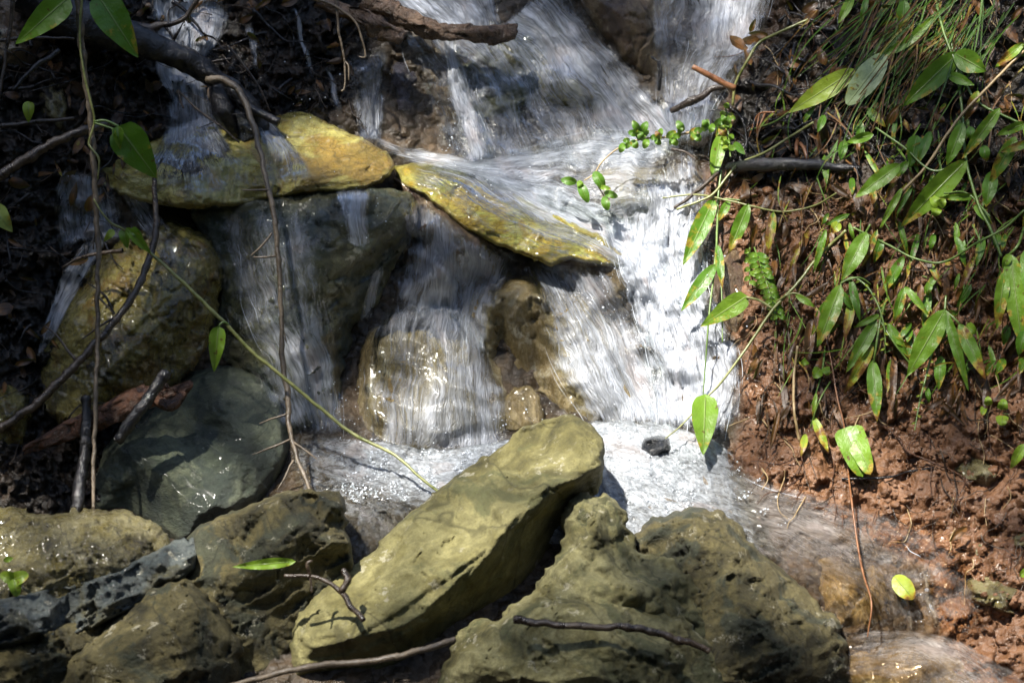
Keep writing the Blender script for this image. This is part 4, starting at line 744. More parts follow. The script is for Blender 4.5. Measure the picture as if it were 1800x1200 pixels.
stick('branch', 'slender brown twig slanting over the mossy boulder down to the left edge', 'twig',
      [([A(270,300,60), A(273,350,70), A(274,410,85), A(262,455,100), A(240,510,130), A(205,560,150), A(160,612,165), A(100,675,180), A(50,720,190), A(-20,765,200)], [4, 5, 6, 6, 6, 6, 7, 7, 7, 7]),
       ([A(200,552,150), A(185,520,150), A(155,498,150)], [2.5, 2, 1]), ([A(205,556,150), A(180,570,155), A(145,595,150)], [2, 2, 1]), ([A(132,632,170), A(100,590,150), A(80,574,140)], [3, 2, 1.5]), ([A(215,440,100), A(150,450,70), A(110,470,60)], [4, 3, 2])], 'darktw', .5)
stick('log', 'rotten red brown log lying under the mossy boulder', 'log', [([A(45,790,150), A(100,765,150), A(170,735,150), A(240,705,145), A(300,688,135), A(330,682,125)], [7, 14, 17, 20, 17, 8]), ([A(270,700,150), A(300,712,150), A(325,690,140)], [9, 11, 7])], 'redlog', .12, 18, rough=12)
stick('branch', 'black stick with a broken end standing up across the rotten log', 'branch', [([A(205,775,190), A(235,735,190), A(265,695,185), A(293,652,180)], [9, 11, 10, 10]), ([A(232,745,190), A(245,752,190)], [3, 1])], 'wet', .4, 10, rough=2)
stick('branch', 'black knotty stick standing upright in front of the rotten log near the blue boulder', 'branch', [([A(152,695,170), A(152,740,180), A(148,800,190), A(140,850,210), A(132,905,230)], [8, 9, 10, 10, 9])], 'wet', .6, 10, rough=3)
stick('vine', 'long knotty grey brown vine hanging down the left side from the top edge', 'vine',
      [([A(133,-20,190), A(142,60,185), A(150,130,180), A(160,220,175), A(166,320,175), A(172,420,175), A(172,520,180), A(172,600,185), A(168,700,200), A(165,800,215), A(164,895,235)], [6.5, 6, 5, 5, 4.5, 4.5, 4, 4, 4, 3.5, 3]),
       ([A(172,520,180), A(190,540,180), A(200,552,175)], [2, 1.5, 1])], 'greytw', .6)
stick('tendril', 'thin green tendril twining down round the knotty vine at the upper left', 'vine', [([A(145,-10,196), A(140,60,192), A(148,130,194), A(160,180,192), A(166,215,186), A(156,250,186), A(162,262,190), A(174,280,190), A(172,315,184)], [2, 2, 2, 2, 2, 2, 2, 2, 1])], 'vine', .3, 6)
stick('tendril', 'pale green tendril coiling from the knotty vine to the small leaves above the mossy boulder', 'vine', [([A(165,350,186), A(180,375,186), A(195,392,180), A(215,402,170), A(240,420,150), A(262,440,140)], [1.5, 1.5, 2, 2, 2, 2])], 'vine', .3, 6)
stick('hanging_twig', 'long thin brown twig with side twigs hanging over the dark boulder to the pool', 'twig',
      [([A(362,140,-70), A(395,142,-60), A(420,160,-50), A(438,200,-30), A(455,255,0), A(468,320,30), A(480,370,50), A(488,440,60), A(492,500,65), A(495,560,70), A(497,640,80), A(505,690,95), A(510,760,120), A(528,820,160), A(546,866,185)], [6, 6, 5.5, 5, 4.5, 4.5, 4.5, 4.5, 4, 4, 5, 5, 4, 3.5, 3]),
       ([A(478,410,58), A(460,432,60), A(442,448,60)], [2, 2, 1]), ([A(486,450,60), A(468,452,60), A(446,452,60)], [2, 2, 1]), ([A(472,334,40), A(450,334,40), A(425,334,42)], [2, 2, 1]), ([A(504,728,110), A(480,735,112), A(457,744,110)], [2, 1.5, 1]),
       ([A(510,772,130), A(480,785,132), A(445,798,134)], [2, 2, 1]), ([A(512,775,130), A(535,790,140), A(556,806,145)], [2, 2, 1]), ([A(516,808,150), A(500,840,160), A(488,860,165)], [2, 2, 1]), ([A(495,565,70), A(503,600,74)], [1.5, 1])], 'greytw', .5)
stick('vine', 'long taut green yellow vine running diagonally from the mossy boulder to the pool foam', 'vine',
      [([A(262,442,140), A(320,495,140), A(395,568,135), A(440,615,130), A(495,660,130), A(560,715,130), A(620,762,140), A(690,797,160), A(735,835,190), A(775,868,225)], [2.5, 3, 3.5, 3.2, 3, 3, 3, 2.8, 2.5, 2.5])], 'vine', .35, 8)
stick('log', 'wet brown log lying across the top of the cascade with water pouring over it', 'log', [([A(640,0,-215), A(690,22,-210), A(740,45,-205), A(800,58,-200), A(860,60,-200), A(905,58,-205)], [15, 19, 18, 16, 18, 12])], 'log2', .12, 18, rough=10)
stick('log', 'dark broken branch end above the falls left of the brown log', 'branch', [([A(560,0,-150), A(620,25,-145), A(670,48,-145), A(710,68,-150)], [9, 13, 15, 11])], 'log2', .12, 16, rough=10)
stick('hanging_twig', 'thin twig hanging from the top edge left of the cascade with a curled tip', 'twig', [([A(590,-20,-90), A(594,40,-90), A(600,80,-92), A(607,120,-95), A(606,155,-95), A(601,160,-95)], [2.5, 2.5, 2.5, 2, 2, 1.5]), ([A(605,108,-95), A(612,115,-92), A(613,140,-92)], [1.5, 1.5, 1.5])], 'greytw', .5, 6)
stick('hanging_twig', 'thin arched twig drooping over the dark branch end at the top', 'twig', [([A(500,-5,-80), A(560,0,-82), A(600,18,-84), A(625,40,-86), A(638,75,-88), A(642,100,-90), A(632,100,-90)], [3, 3, 2.5, 2.5, 2, 2, 1])], 'greytw', .5, 6)
stick('twig', 'curved dark twig crossing the white fall at the top left', 'twig', [([A(225,48,-100), A(262,50,-100), A(285,44,-98), A(312,40,-96), A(335,20,-94), A(352,-8,-92)], [13, 13, 6, 4.5, 4.5, 4]), ([A(288,44,-98), A(284,34,-96)], [3, 2])], 'darktw', .5, 10, rough=2)
stick('twig', 'thin bare twig slanting through the dark debris right of the black limb', 'twig', [([A(400,80,-90), A(440,130,-90), A(462,165,-92), A(474,195,-94)], [1.5, 2, 2, 1.5]), ([A(370,110,-95), A(405,103,-92)], [2, 1.5])], 'darktw', .5, 6)
stick('twig', 'thin dark twig over the veil of water below the black limb', 'twig', [([A(312,158,-90), A(350,195,-80), A(385,220,-78), A(420,250,-76)], [1.5, 2, 2, 1.5]), ([A(312,160,-90), A(318,180,-86), A(323,190,-84)], [2.5, 2.5, 2])], 'darktw', .4, 6)
stick('branch', 'wet black shiny stick lying level in the clay at the upper right', 'branch', [([(1283,295,22), (1330,290,24), (1390,289,24), (1450,292,22), (1512,296,14)], [11, 12, 11, 9, 5])], 'wet', .3, 12, rough=2)
stick('branch', 'orange brown broken stick poking out over the right hand fall', 'branch', [([A(1218,118,-110), A(1250,135,-110), A(1292,155,-112)], [5, 6, 6])], 'root', .3, 8)
stick('branch', 'dark root curling over the pale splash at the right edge of the upper pool', 'root', [([(1180,195,20), (1215,178,26), (1250,160,20), (1272,152,10)], [5, 7, 7, 5])], 'darktw', .6, 8, rough=2)
stick('twig', 'small black upright twig standing in the water right of the brown rock', 'twig', [([A(1158,160,-200), A(1160,130,-195), A(1157,108,-192)], [3, 4, 4]), ([A(1158,110,-192), A(1145,100,-190)], [2.5, 2])], 'wet', .5, 6)
stick('branch', 'thin dark broken twig jutting from the bank above the white chute', 'twig', [([(1185,365,30), (1215,345,36), (1245,318,36), (1268,298,26)], [2.5, 3.5, 4, 3]), ([(1180,262,36), (1205,268,34), (1222,280,30)], [2.5, 2.5, 2])], 'darktw', .5, 6)
stick('branch', 'pale grey bare stick curving along the bottom edge in front of the leaning slab', 'branch', [([A(400,1206,560), A(480,1185,565), A(560,1168,568), A(640,1163,570), A(700,1152,572), A(760,1136,574), A(800,1122,566)], [4, 4.5, 5, 5, 5, 5, 4.5])], 'greytw', .4, 8)
stick('branch', 'dark slightly bent twig lying on the pale rock at the bottom', 'branch', [([A(905,1090,560), A(960,1095,568), A(1040,1100,570), A(1110,1102,566), A(1180,1118,560), A(1245,1142,550)], [7, 5.5, 5.5, 5.5, 6, 5]), ([A(915,1091,562), A(912,1082,565)], [5, 4])], 'darktw', .6, 8)
stick('twig', 'small dark twig tangle resting on the left end of the leaning slab', 'twig', [([A(500,1012,455), A(545,1012,462), A(575,1022,468), A(600,1040,472), A(615,1060,490), A(640,1090,520)], [3, 3, 3, 4, 5, 4]), ([A(600,1040,474), A(612,1015,470), A(604,1000,466)], [5, 6, 4]), ([A(545,1012,462), A(540,990,465), A(548,985,465)], [3, 3, 2]), ([A(545,1012,462), A(548,1040,465)], [2, 2])], 'darktw', .6, 8)
# ---------------- leafy plants ----------------
def plant(name, label, cat, stems, leaves, group=None, smat='greenst', knots=.2):
    gs = [tube_geo(p, r, knots, 6) for p, r in stems]; V, F = merge(gs)
    e = empty(name, [V[:, 0].mean(), V[:, 1].mean(), V[:, 2].min()]); tag(e, label, cat, group)
    for g_ in gs: mesh_obj('stem', g_[0], g_[1], M[smat], parent=e)
    for l in leaves:
        l = dict(l); leaf(e, l.pop('b'), l.pop('t'), l.pop('w'), **l)
    return e
def lf(x0, y0, x1, y1, w, tone=.4, age=0., l0=16, l1=24, **k): return dict(b=(x0, y0), t=(x1, y1), w=w, tone=tone, age=age, lift=(l0, l1), **k)
ab = lambda h: h+2000
plant('vine_plant', 'climbing vine with a large heart shaped dark green leaf hanging left of the yellow slab', 'plant', [([A(166,214,188), A(185,212,190), A(208,222,190)], 2.2), ([A(166,216,188), A(185,222,192), A(202,228,194)], 2)],
      [lf(207,222,276,314,66,.33,0,ab(190),ab(150),shape='ovate',fold=.25,wave=2), lf(206,222,211,262,26,.5,0,ab(196),ab(190),shape='ovate',fold=.9), lf(198,226,205,246,9,.85,0,ab(200),ab(196),shape='lance',fold=.9)])
plant('vine_plant', 'two large green leaves hanging into the top left corner', 'plant', [([A(120,-30,200), A(122,-10,205)], 2.5), ([A(165,-30,200), A(170,-8,205)], 2.5)],
      [lf(122,-6,27,78,52,.42,0,ab(206),ab(190),shape='ovate',fold=.3), lf(170,-12,243,102,62,.34,.05,ab(206),ab(180),shape='ovate',fold=.3)])
plant('vine_plant', 'cluster of three small fresh leaves where the green vine starts above the mossy boulder', 'plant', [([A(262,442,140), A(240,420,150), A(215,402,165)], 1.8)],
      [lf(222,400,266,446,22,.55,0,ab(165),ab(150),fold=.8), lf(216,402,224,438,20,.48,0,ab(165),ab(150),shape='ovate'), lf(200,404,182,425,14,.8,.1,ab(170),ab(165),shape='ovate'), lf(230,402,252,418,16,.4,0,ab(165),ab(155),shape='ovate')])
plant('vine_plant', 'single narrow pale green leaf hanging from the middle of the diagonal vine', 'plant', [([A(402,570,136), A(392,566,142), A(384,574,144)], 1.8)], [lf(384,573,376,654,32,.55,0,ab(144),ab(130),shape='ovate',fold=.5)])
for lab, L in (('narrow bright green leaf lying on the brown ledged rock in the foreground', lf(520,986,408,996,20,.62,0,ab(450),ab(448),fold=.3)),
               ('yellow leaf at the left edge above the dark debris', lf(-14,362,22,408,36,.9,.15,ab(80),ab(70),shape='ovate')),
               ('small yellow green leaf upright in the dark debris at the upper left', lf(50,178,50,216,22,.78,0,ab(60),ab(50),shape='ovate')),
               ('pale silvery green dead leaf lying beside the lime leaf on the right bank', lf(1556,96,1489,184,46,1.0,0,26,22,shape='oval',fold=.15)),
               ('yellow and green leaf caught in the trickle at the lower right', lf(1572,1012,1606,1052,34,.85,.12,20,20,shape='oval',fold=.1)),
               ('brown curled leaf at the water edge on the lower right clay', lf(1700,925,1668,952,16,.2,.9,18,14,fold=.6))):
    L = dict(L); tag(leaf(None, L.pop('b'), L.pop('t'), L.pop('w'), name='fallen_leaf', **L), lab, 'leaf')
plant('clover', 'three part bright green clover sprig at the left edge on the glistening rock', 'clover', [([A(28,1048,395), A(22,1025,400), A(20,1012,402)], 1.6)],
      [lf(24,1018,0,1008,24,.72,0,ab(404),ab(402),shape='heart'), lf(24,1018,50,1008,26,.72,0,ab(404),ab(402),shape='heart'), lf(24,1016,30,1048,26,.68,0,ab(404),ab(402),shape='heart'), lf(6,985,24,980,10,.65,0,ab(400),ab(400))])
# small oval leaved shoot over the pool
pts = [A(1290,212,-30), A(1240,226,-60), A(1180,240,-90), A(1125,245,-100), A(1085,262,-100), A(1058,285,-98), A(1045,305,-96), A(1028,317,-96)]
ol = []
cc = catmull(np.array([(p[0], p[1], p[3]) for p in pts], float), 60)
for k, (dx, dy, L_, w_) in enumerate([(-10,-16,24,16),(6,-18,24,16),(-14,2,22,15),(10,12,24,16),(-6,16,22,15),(14,-10,22,14)]*5):
    i = int(2+k*1.35); x, y, h = cc[min(i, 44)]; x += rng.normal()*4; y += rng.normal()*3; s_ = rng.uniform(.7, 1.15)
    ol.append(lf(x, y, x+dx*s_*1.1, y+dy*s_*1.1, w_*s_*.85, rng.uniform(.2, .5), 0 if rng.random() > .1 else .5, ab(h+3), ab(h+rng.uniform(0, 14)), shape='oval', fold=.25, wave=.3))
ol += [lf(1125,235,1112,212,14,.3,0,ab(-95),ab(-85),shape='oval'), lf(1125,236,1138,214,15,.3,0,ab(-95),ab(-85),shape='oval'), lf(1122,236,1104,232,13,.3,0,ab(-95),ab(-85),shape='oval'),
       lf(1014,320,986,316,16,.25,0,ab(-92),ab(-86),shape='oval'), lf(1018,320,1034,356,18,.3,0,ab(-92),ab(-84),shape='oval'), lf(1044,302,1062,330,20,.28,0,ab(-92),ab(-84),shape='oval'), lf(1062,338,1086,346,14,.28,0,ab(-88),ab(-82),shape='oval'),
       lf(1062,345,1068,370,16,.3,0,ab(-88),ab(-82),shape='oval'), lf(1052,328,1074,332,9,.6,0,ab(-88),ab(-82),shape='oval'), lf(1016,318,1024,330,12,.5,0,ab(-92),ab(-86),shape='oval')]
plant('shrub_shoot', 'arching shoot of small glossy oval leaves reaching left over the upper pool', 'plant', [(pts, [2.5, 2.5, 2.2, 2, 1.8, 1.6, 1.4, 1.2]), ([A(1042,308,-94), A(1050,325,-92), A(1062,345,-90)], 1.2)], ol, smat='tanst')
ol = []
for k in range(16):
    y = 190+k*5; x = 1277+rng.normal()*3; a = rng.uniform(0, 6.3); ol.append(lf(x, y, x+15*math.cos(a), y+10*math.sin(a), 11, rng.uniform(.45, .75), 0, 30, 36, shape='oval', fold=.3, wave=.2))
plant('shrub_shoot', 'small upright sprig of round bright leaves at the foot of the right bank', 'plant', [([(1284,275,24), (1280,235,28), (1276,190,34)], 1.6)], ol)
Wv = dict(wave=2.2)
plant('broadleaf_grass', 'hanging grass plant with long leaves dangling over the white chute', 'plant', [([(1268,300,30), (1262,350,40), (1260,420,45), (1256,470,48), (1246,560,48), (1240,640,48), (1236,692,44)], [2, 2, 2, 1.8, 1.6, 1.4, 1.2]), ([(1262,352,40), (1278,350,34), (1300,352,26)], 1.5), ([(1262,440,44), (1268,500,44), (1270,600,44)], 1.2)],
      [lf(1268,233,1252,320,26,.5,0,30,34,**Wv), lf(1256,348,1200,467,34,.38,.22,44,50,**Wv), lf(1316,358,1280,447,26,.42,.15,26,34,**Wv), lf(1258,464,1197,547,27,.35,.05,48,50), lf(1262,430,1270,508,16,.3,.3,46,42), lf(1282,352,1262,390,16,.4,.1,32,38), lf(1360,372,1348,450,18,.5,.45,24,26), lf(1276,210,1258,240,14,.3,0,30,30), lf(1290,250,1310,272,14,.3,0,24,22)])
plant('vine_plant', 'thin diagonal vine with a pointed leaf and a broad leaf hanging over falling water', 'plant',
      [([(1487,405,30), (1440,450,30), (1400,500,30), (1358,545,34), (1310,615,44), (1265,675,56), (1240,700,60), (1200,745,50), (1170,770,40)], [2.6, 2.8, 2.8, 2.8, 2.4, 2.2, 2, 1.5, 1]), ([(1358,542,34), (1335,528,40), (1312,522,42)], 2.2), ([(1365,530,34), (1395,515,34), (1425,528,30)], 1.8)],
      [lf(1314,520,1231,574,38,.55,0,44,56,shape='ovate',fold=.2), lf(1240,692,1236,800,48,.52,0,64,54,shape='ovate',fold=.25), lf(1398,518,1434,540,12,.5,0,34,30)], smat='vine')
plant('broadleaf_grass', 'grass plant with long wavy green leaves above the drooping flower spike at mid bank', 'plant', [([(1530,395,20), (1505,440,30), (1480,495,34), (1462,560,34), (1440,600,30)], 2), ([(1480,495,34), (1510,488,36), (1530,500,36)], 1.8)],
      [lf(1524,408,1479,494,34,.45,0,30,36,**Wv), lf(1478,500,1436,612,34,.5,.12,36,36,**Wv), lf(1452,402,1429,482,13,.4,.05,24,28), lf(1495,490,1512,565,16,.3,0,34,30), lf(1476,510,1500,545,14,.3,.1,32,26), lf(1589,450,1548,520,20,.38,.15,24,26,**Wv), lf(1590,505,1570,572,18,.4,.2,28,26,**Wv), lf(1590,503,1634,555,14,.45,.05,28,20), lf(1410,420,1380,500,10,.4,.6,18,16), lf(1475,390,1462,410,20,.8,.2,24,24), lf(1550,420,1536,462,18,.3,.3,22,20)])
plant('flower_spike', 'arched spike of tiny green flowers curving down at mid bank', 'flower spike', [([(1478,498,36), (1500,488,44), (1525,505,50), (1545,540,54), (1555,580,54), (1556,620,50)], [2, 2, 1.8, 1.6, 1.5, 1])],
      [lf(*( [x, y, x+(9 if k % 2 else -9), y+4, 4]), .8, 0, 50, 54, n=5, m=3, wave=0) for k, (x, y) in enumerate([(1512,493),(1520,500),(1526,507),(1532,515),(1537,523),(1541,531),(1545,540),(1548,549),(1550,558),(1552,567),(1553,576),(1554,585),(1555,594),(1555,603),(1556,612)])])
plant('flower_spike', 'straight hanging pale green flower spike below the shiny leaf', 'flower spike', [([(1660,560,34), (1642,610,36), (1628,660,36), (1615,715,32), (1608,755,26)], [2, 2, 1.8, 1.6, 1])],
      [lf(*( [x, y, x+(9 if k % 2 else -9), y+3, 4]), .85, 0, 38, 40, n=5, m=3, wave=0) for k, (x, y) in enumerate([(1637,622),(1634,634),(1631,646),(1628,658),(1625,670),(1622,682),(1619,694),(1617,706),(1614,718),(1612,730),(1610,742)])])
plant('broadleaf_grass', 'low grass plant with yellow tipped leaves fanning down under the arched flower spike', 'plant', [([(1560,520,24), (1548,560,30), (1540,610,32), (1536,640,30)], 2), ([(1545,560,30), (1570,600,28), (1600,640,22)], 1.6)],
      [lf(1541,562,1487,655,26,.45,.05,32,34,**Wv), lf(1546,553,1500,576,12,.48,0,32,34), lf(1560,568,1597,628,18,.38,.12,28,22,**Wv), lf(1535,605,1484,692,22,.8,.45,26,20,**Wv), lf(1572,620,1568,725,14,.3,.9,22,18), lf(1534,632,1542,742,28,.42,.16,32,26,**Wv), lf(1500,520,1484,600,18,.8,.35,22,22), lf(1560,590,1605,612,12,.5,.3,24,20), lf(1426,560,1419,645,20,.3,.95,20,16), lf(1435,540,1442,600,14,.3,.8,18,16), lf(1480,550,1466,575,18,.3,.8,18,16)])
plant('broadleaf_grass', 'grass plant with a large shiny wet leaf and two narrow ones hanging at the right', 'plant', [([(1663,520,24), (1661,545,40)], 2.2), ([(1662,546,40), (1680,562,38), (1690,575,36)], 1.8)],
      [lf(1661,544,1594,662,42,.48,.08,44,44,wave=2.6,fold=.2), lf(1662,545,1703,688,20,.42,0,44,34,**Wv), lf(1686,568,1733,668,28,.45,.28,38,30,**Wv), lf(1665,572,1637,612,16,.42,.05,36,34), lf(1654,625,1650,685,22,.4,.1,28,24,**Wv), lf(1630,680,1633,710,10,.3,.1,22,20)])
plant('broadleaf_grass', 'cluster of broad spotted leaves hanging at the right edge', 'plant', [([(1800,400,40), (1790,430,60), (1775,447,62)], 2.4)],
      [lf(1767,474,1752,580,26,.5,.12,62,56,**Wv), lf(1776,446,1797,612,44,.5,.14,64,58,**Wv), lf(1776,446,1762,472,16,.55,.05,62,60), lf(1800,440,1830,560,34,.42,.1,64,60,**Wv), lf(1802,580,1790,625,24,.35,0,70,66)])
plant('broadleaf_grass', 'tall grass plant with a very long pale blue green leaf and spotted torn tip at the right', 'plant', [([(1670,60,20), (1690,180,40), (1698,280,50), (1720,360,50), (1740,400,44), (1760,450,40)], 2.6), ([(1740,380,46), (1700,340,46), (1660,340,40)], 1.6), ([(1698,282,50), (1640,300,36), (1590,260,30), (1540,225,26)], 2)],
      [lf(1700,281,1582,400,42,.55,.10,54,50,**Wv), lf(1758,190,1690,280,24,.48,.05,50,54,**Wv), lf(1693,216,1664,292,28,.42,0,46,44), lf(1786,240,1738,325,28,.5,.16,56,54,**Wv), lf(1805,216,1750,238,18,.45,.05,60,56), lf(1812,250,1757,268,16,.6,.4,60,58), lf(1583,288,1502,348,30,.48,.06,34,34,**Wv), lf(1535,236,1487,251,18,.46,0,28,30), lf(1720,345,1648,348,14,.45,.2,44,40), lf(1712,360,1745,395,16,.42,.05,44,40), lf(1705,222,1708,248,18,.38,0,44,42), lf(1728,255,1735,285,20,.38,.1,46,44), lf(1745,300,1733,365,28,.38,.05,48,44,**Wv), lf(1586,330,1546,402,13,.55,.1,30,30), lf(1680,290,1640,380,14,.5,.35,34,30)])
plant('broadleaf_grass', 'leafy grass shoot with jagged triangular leaves at the top right', 'plant', [([(1640,-20,20), (1660,60,30), (1690,130,34), (1720,180,36), (1790,215,40)], 2.4)],
      [lf(1686,92,1586,188,42,.46,.08,38,36,**Wv), lf(1678,94,1734,126,42,.42,.03,38,38), lf(1664,130,1713,150,20,.44,0,34,36), lf(1642,29,1521,107,18,.5,.02,30,30,bow=-12), lf(1500,-8,1473,42,18,.5,.05,26,26), lf(1590,0,1585,60,26,.38,.1,24,24), lf(1525,-10,1512,45,12,.35,.15,22,22), lf(1720,160,1697,212,20,.8,.4,30,28), lf(1800,75,1748,120,18,.6,.3,36,34), lf(1790,95,1820,80,20,.4,.1,36,36)])
plant('broadleaf_grass', 'drooping lime leaf with a blackened base at the top of the right bank', 'plant', [([(1545,105,16), (1520,115,24), (1500,124,28)], 1.8), ([(1386,198,28), (1360,215,26), (1320,228,20)], 1.6)], [lf(1504,122,1385,199,38,.78,.02,30,32,fold=.25,wave=1.6)])
for x, y, lab in ((1640,232,'torn dark green leaf on a short stalk beside the blue grey slate'),):
    plant('broadleaf_grass', lab, 'plant', [([(1645,215,14), (1640,228,22)], 2)], [lf(1612,238,1600,296,30,.3,.05,26,24,shape='ovate'), lf(1636,230,1612,290,18,.36,.05,28,24), lf(1628,235,1640,248,14,.34,0,26,24)])
e = plant('vine_plant', 'heart shaped leaf with dark holes hanging low on the clay at the right', 'plant', [([(1452,590,22), (1462,640,24), (1472,700,26), (1484,750,30), (1490,820,30), (1497,880,30), (1508,960,34), (1518,1010,40), (1532,1060,44), (1525,1118,40)], [1.4, 1.4, 1.5, 1.5, 1.6, 1.8, 1.6, 1.8, 1.4, 1])],
      [lf(1484,752,1516,838,44,.5,.05,32,36,shape='heart',fold=.15), lf(1496,750,1530,834,40,.55,.08,30,34,shape='heart',fold=.15)], smat='root')
plant('seedling', 'yellow mottled narrow leaves on a thin stem left of the holed leaf', 'seedling', [([(1460,670,16), (1440,705,20), (1425,750,20)], 1.4)], [lf(1430,732,1457,797,17,.75,.3,24,20,**Wv), lf(1416,762,1408,802,14,.8,.2,22,18), lf(1435,690,1428,732,8,.6,.1,20,20)])
def rnd(label, leaves, stems): plant('seedling', label, 'seedling', stems, leaves)
rnd('tiny round leaved seedling trio low at mid bank', [lf(1421,632,1408,640,14,.6,0,22,26,shape='heart',n=8,m=5), lf(1442,648,1430,664,22,.55,0,22,26,shape='heart',n=8,m=5), lf(1450,645,1456,660,16,.5,0,20,24,shape='heart',n=8,m=5)], [([(1460,640,8), (1445,632,16), (1422,632,22)], .9), ([(1450,640,10), (1445,648,20)], .8)])
rnd('round leaved seedling pair beside the shiny leaf', [lf(1698,572,1716,586,22,.6,0,26,30,shape='heart',n=8,m=5)], [([(1690,590,10), (1698,574,24)], .9)])
rnd('bright two leaved seedlings on the clay at the lower right', [lf(1738,712,1736,696,16,.7,0,20,26,shape='heart',n=8,m=5), lf(1730,714,1727,730,13,.7,0,20,24,shape='heart',n=8,m=5), lf(1762,720,1764,700,20,.62,0,20,26,shape='heart',n=8,m=5), lf(1762,730,1761,748,24,.7,0,20,26,shape='heart',n=8,m=5)], [([(1735,740,4), (1735,716,18)], .8), ([(1775,728,4), (1762,726,18)], .8)])
rnd('yellow green round leaves at the right edge above the flat wet stone', [lf(1800,780,1776,824,20,.62,0,30,34), lf(1812,1000,1792,1012,18,.6,0,40,44,shape='heart',n=8,m=5)], [([(1815,770,10), (1800,782,28)], 1)])
rnd('bright clover like leaf between the blades at the right', [lf(1650,362,1636,344,20,.68,0,44,48,shape='heart',n=8,m=5), lf(1650,362,1662,350,18,.68,0,44,48,shape='heart',n=8,m=5), lf(1648,364,1642,380,20,.68,0,44,48,shape='heart',n=8,m=5)], [([(1660,385,14), (1650,364,42)], 1)])
fr_ = []
for k in range(13):
    y = 445+k*9; x = 1330+k*3.2
    for s_ in (-1, 1): fr_.append(lf(x, y, x+s_*(20-k*.5), y+8, 10, rng.uniform(.35, .6), 0, 24, 24, shape='oval', n=7, m=3))
for k in range(8):
    y = 438+k*8; fr_.append(lf(1318, y, 1318+(14 if k % 2 else -10), y+7, 9, .5, 0, 22, 22, shape='oval', n=7, m=3))
plant('fern', 'small feathery dark green fern growing out of the clay beside the chute', 'fern', [([(1326,435,14), (1345,490,22), (1362,545,22), (1365,570,16)], 1.6), ([(1318,430,12), (1318,500,18)], 1.2)], fr_)
stick('vine', 'thin yellow green runner looping along the bank just above the level black stick', 'vine', [([(1190,368,40), (1248,345,40), (1275,315,40), (1300,288,36), (1345,268,30), (1390,240,26), (1430,215,20)], 2.3)], 'vine', .3, 6)
stick('vine', 'thin straight green runner crossing the bank below the level black stick', 'vine', [([(1165,348,30), (1220,342,40), (1270,350,40), (1320,362,34), (1375,372,30), (1430,362,26), (1470,340,20)], 1.7)], 'vine', .3, 6)
stick('vine', 'pale arching runner rising from the bank to the top beside the right hand fall', 'vine', [([(1288,185,24), (1294,145,34), (1315,105,40), (1335,75,40), (1375,55,30), (1420,35,16)], 2.6), ([(1330,80,40), (1322,95,40)], 1)], 'vine', .3, 6)
stick('stem', 'dry straw coloured stem standing on the clay left of the red stalk', 'stem', [([(1402,608,14), (1396,660,18), (1396,720,18), (1405,775,14)], 2.4)], 'tanst', .3, 6)
stick('stem', 'long straw coloured stem slanting through the leaves at the upper right', 'stem', [([(1800,90,40), (1740,150,40), (1680,215,40), (1630,290,36), (1588,335,26)], 2.6)], 'tanst', .2, 6)
stick('stem', 'green blade stalk crossing the middle of the right bank to the right edge', 'stem', [([(1500,400,20), (1560,430,28), (1610,455,30), (1660,460,32), (1720,425,40), (1765,402,44), (1800,370,50)], 2)], 'greenst', .2, 6)
stick('root', 'thin red root snaking down the clay below the yellow tipped leaf', 'root', [([(1545,742,8), (1580,770,8), (1600,795,6), (1680,830,6), (1700,850,4)], 2.0)], 'redlog', .4, 6)
stick('root', 'dark thin root lying on the clay under the holed leaf', 'root', [([(1480,842,4), (1560,838,5), (1600,828,5), (1640,822,4)], 2.2)], 'wet', .5, 6)
stick('root', 'pair of thick short orange roots bulging above the level black stick', 'root', [([(1402,245,10), (1400,262,16), (1402,276,14)], 3.5), ([(1406,252,14), (1414,262,18), (1420,280,12)], 3.5)], 'root', .3, 8)
stick('root', 'branching orange rootlet spread over dark soil at the top of the right bank', 'root', [([(1362,198,14), (1335,200,18), (1325,220,18), (1318,240,12)], 1.8), ([(1335,200,18), (1330,225,16), (1332,245,10)], 1.4), ([(1345,198,16), (1338,215,18), (1330,235,12)], 1.8)], 'root', .4, 6)
# ---------------- stuff: grass blades, rootlets, leaf litter ----------------
gs, ag, tn, uu = [], [], [], []
def addleaf(acc, b, t, w, l0, l1, tone, age, **k):
    V, F, U = leaf_geo(b, t, w, hs(*b)+l0, hs(*t)+l1, **k); acc.append((V, F, U, np.full(len(V), tone), np.full(len(V), age)))
def flush(name, acc):
    V, F, b = [], [], 0
    for q in acc: V.append(q[0]); F.append(q[1]+b); b += len(q[0])
    tag(mesh_obj(name, np.vstack(V), np.vstack(F), M['leaf'], uv=np.vstack([q[2] for q in acc]), attrs={'tone': np.concatenate([q[3] for q in acc]), 'age': np.concatenate([q[4] for q in acc])}, origin=False), kind='stuff')
acc = []
for k in range(200):
    x, y = rng.normal(1640, 70), rng.normal(30, 45); L_ = rng.uniform(60, 240); a = rng.normal(.62, .22); x1, y1 = x-L_*math.sin(a), y+L_*math.cos(a)
    if x1 < 1330 or x > 1810: continue
    addleaf(acc, (x, y), (x1, y1), rng.uniform(2, 4.5), 10, rng.uniform(4, 26), rng.uniform(.0, .4), 0 if rng.random() > .45 else rng.uniform(.4, .95), shape='blade', arch=rng.uniform(5, 26), bow=rng.normal()*L_*.06, n=10, m=3, wave=0)
